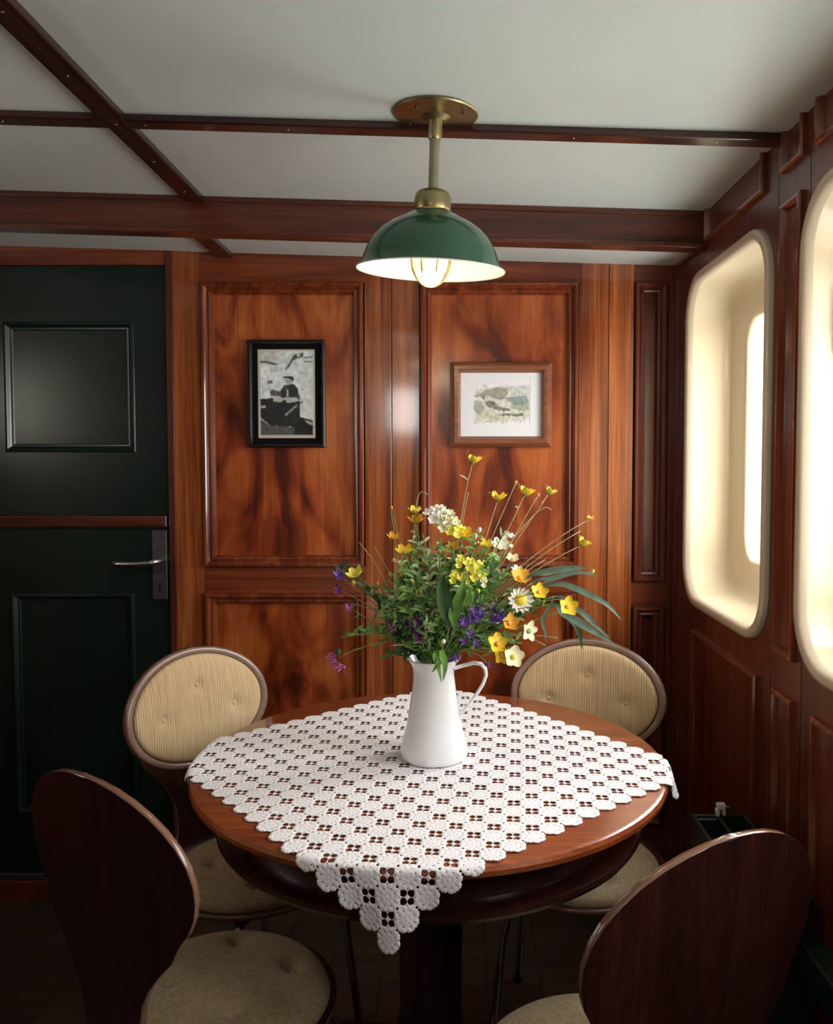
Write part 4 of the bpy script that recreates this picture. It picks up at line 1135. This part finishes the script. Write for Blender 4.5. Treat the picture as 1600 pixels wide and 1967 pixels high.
long_leaf([(842, 1250, 1.72), (846, 1262, 1.708), (838, 1280, 1.704), (829, 1292, 1.714)], .0045, 'leaf_bright', 'short bright green blade curling left over the jug front', fold=.2, prof=fat)
# thin stems and leafy fillers
def filler(px, py, Y, k, L, w, lmat, smat, label, group, rs=.0009, cat='plant stem', droop=0.0, name='wildflower_stem', curl=0):
    head = at(px, py, Y * DK); base, path = stem_path(head, 14, .03)
    L_ = [p - base for p in path]
    rt = thing(name, label, cat, base, 0, group)
    if curl:
        e = L_[-1]; d = (L_[-1] - L_[-2]).normalized(); sd = Vector((curl, 0, 0))
        for i in range(1, 6):
            q = i / 5; L_.append(e + d * .03 * math.sin(q * 2) + sd * .02 * q * q + Vector((0, 0, -.008 * q * q)))
    s = MB(); s.tube(L_, rs, 5); s.build('stem', M[smat], rt, smooth=True)
    if k:
        lm = MB(); small_leaves(lm, L_, k, L, w, .38, droop); lm.build('foliage', M[lmat], rt, smooth=True)
    return rt
kinds = [
 ('leaf', 'stem', .026, .0032, 26, 'stem with narrow green leaves inside the bouquet', 'narrow leaved filler stems'),
 ('leaf_dark', 'stem', .024, .0046, 22, 'stem with dark green leaves inside the bouquet', 'dark leaved filler stems'),
 ('leaf_pale', 'stem', .022, .0030, 28, 'stem with pale sage leaves inside the bouquet', 'sage leaved filler stems'),
 ('leaf_bright', 'stem', .028, .0030, 20, 'stem with bright green leaves inside the bouquet', 'bright leaved filler stems'),
]
rs_ = random.Random(21)
for i in range(130):
    a = rs_.uniform(.12, PI - .12) if i % 4 else rs_.uniform(-.25, PI + .25)
    q = math.sqrt(rs_.uniform(.05, 1))
    px = 866 + math.cos(a) * q * 150; py = 1232 - math.sin(a) * q * 228
    Y = 1.80 + rs_.uniform(-.10, .09)
    lm, sm, L, w, k, lab, grp = kinds[i % 4]
    hz_ = ['far left', 'left of centre', 'in the middle', 'right of centre', 'far right'][max(0, min(4, int((px - 712) / 60)))]
    vz_ = ['high up in the bouquet', 'in the upper bouquet', 'halfway up the bouquet', 'low over the jug'][max(0, min(3, int((py - 1035) / 55)))]
    dz_ = 'front side' if Y < 1.77 else ('wall side' if Y > 1.83 else 'in between')
    lab = lab.replace(' inside the bouquet', ' ' + vz_ + ' ' + hz_ + ', ' + dz_)
    filler(px, py, Y, k, L, w, lm, sm, lab, grp)
for (px, py, Y, lab, lm, k) in [
    (640, 1085, 1.80, 'leafy trailing stem at the far left tip', 'leaf_dark', 14), (700, 1120, 1.80, 'branching left stem with dark round leaves', 'leaf_dark', 16),
    (680, 1160, 1.79, 'trailing left stem under the violet tip', 'leaf_pale', 14), (655, 1225, 1.77, 'drooping stem above the lowest pink bloom', 'leaf', 14),
    (735, 1160, 1.77, 'bushy sage stem in the left half', 'leaf_pale', 22), (760, 1140, 1.76, 'bushy sage stem left, nearer the centre than its twin', 'leaf_pale', 22),
    (750, 1262, 1.76, 'leafy sprig hanging left of the jug spout', 'leaf_dark', 20), (762, 1240, 1.75, 'leafy sprig just above the one hanging by the spout', 'leaf', 20),
    (720, 1215, 1.77, 'short leafy sprig at the left over the wall groove', 'leaf', 12),
    (800, 1030, 1.82, 'upright stem with sage leaves under the golden left flower', 'leaf_pale', 24), (795, 1065, 1.81, 'leafy upright stem left of centre', 'leaf', 22),
    (985, 1085, 1.80, 'upright stem with sage leaves among the white flowers', 'leaf_pale', 20), (1025, 1165, 1.75, 'dark leafy sprig right of the daisy', 'leaf_dark', 14),
    (1080, 1150, 1.76, 'thin leafy stem reaching right to the yellow flower', 'leaf', 10)]:
    filler(px, py, Y, int(k * 1.5), .028, .0040, lm, 'stem', lab, 'leafy side stems in the jug', curl=0)
zz = random.Random(4)
ups = ['beside the tall left flower', 'under the white cluster', 'under the lemon cluster', 'behind the golden top flower', 'by the large white blossom', 'next to the white spike']
for i in range(24):
    k6 = i // 4; px = 806 + k6 * 34 + zz.uniform(-14, 14); py = 1015 + (i % 4) * 26 + zz.uniform(-8, 8)
    what = ['tallest olive sprig', 'second olive sprig from the top', 'third olive sprig from the top', 'lowest olive sprig'][i % 4]
    filler(px, py, 1.81 + zz.uniform(-.05, .04), 14, .020, .0030, ['leaf_pale', 'leaf'][i % 2], 'stem', what + ' ' + ups[k6], 'olive sprigs in the upper bouquet')
for (px, py, Y, lab, c) in [
    (690, 1042, 1.84, 'hair thin dry grass reaching up to the left', 0), (720, 1052, 1.83, 'hair thin dry grass lying level at the left', 0),
    (752, 985, 1.84, 'thin upright dry stem at upper left', 0), (800, 968, 1.84, 'thin grass with a curled tip above the pale yellow flower', 1),
    (900, 945, 1.86, 'crooked dry stem below the tallest buttercup', 0), (1025, 990, 1.86, 'dry stem under the right end of the upper spray', 1),
    (1047, 1075, 1.80, 'thin stem with tiny tip over the long leaves', 0), (1115, 1020, 1.82, 'pale straight stem on the far right', 0),
    (750, 1240, 1.73, 'pale bent stalk crossing the greenery over the spout', 0), (795, 1235, 1.72, 'second pale bent stalk crossing the greenery over the spout, nearer the centre', 0),
    (1048, 1240, 1.74, 'thin grass hanging at the right', 0), (1070, 1225, 1.74, 'thin grass hanging at the right, beside the long leaf', 0)]:
    filler(px, py, Y, 0, 0, 0, 'leaf', 'stem_pale', lab, 'thin dry grasses in the jug', .0009, name='grass_stem', curl=c)

# ------------------------------------------------------------------ green two-compartment bin by the right wall
bn = thing('divided_bin', 'dark green open bin with two compartments standing by the right wall', 'bin', (.608, 1.70, 0))
def bslab(name, x0, x1, y0, y1, z0, z1): return MB().box(x0, x1, y0, y1, z0, z1).build(name, M['green_bin'], bn, bevel=.003)
H = .585; w = .064; d = .185
bslab('side', -w, -w + .010, -d, d, 0, H); bslab('side', w - .010, w, -d, d, 0, H)
bslab('back', -w + .010, w - .010, d - .010, d, 0, H); bslab('front', -w + .010, w - .010, -d, -d + .010, 0, H)
bslab('bottom', -w + .010, w - .010, -d + .010, d - .010, .01, .02); bslab('divider', -.005, .005, -d + .010, d - .010, .02, H - .004)
st_ = MB().box(-w + .012, -.008, d - .018, d - .010, H - .016, H - .006).build('lip_highlight', M['dark_steel'], bn, bevel=.002)  # highlight on the back inner lip, put in as a grey strip
st_['label'] = 'grey strip for the highlight on the back inner lip'
pg = thing('peg', 'small cream two legged peg clipped on the back edge of the green bin', 'peg', (.612, 1.880, H))
mb = MB(); mb.box(-.010, .010, -.008, .008, .012, .026); mb.box(-.012, -.004, -.008, .008, -.004, .014); mb.box(.003, .010, -.008, .008, -.002, .014)
mb.build('clip', M['paper'], pg, bevel=.003)
mb = MB(); mb.tube([(.008, 0, .016), (.02, 0, .017), (.032, 0, .016)], .002, 8); mb.build('pin', M['dark_steel'], pg, smooth=True)
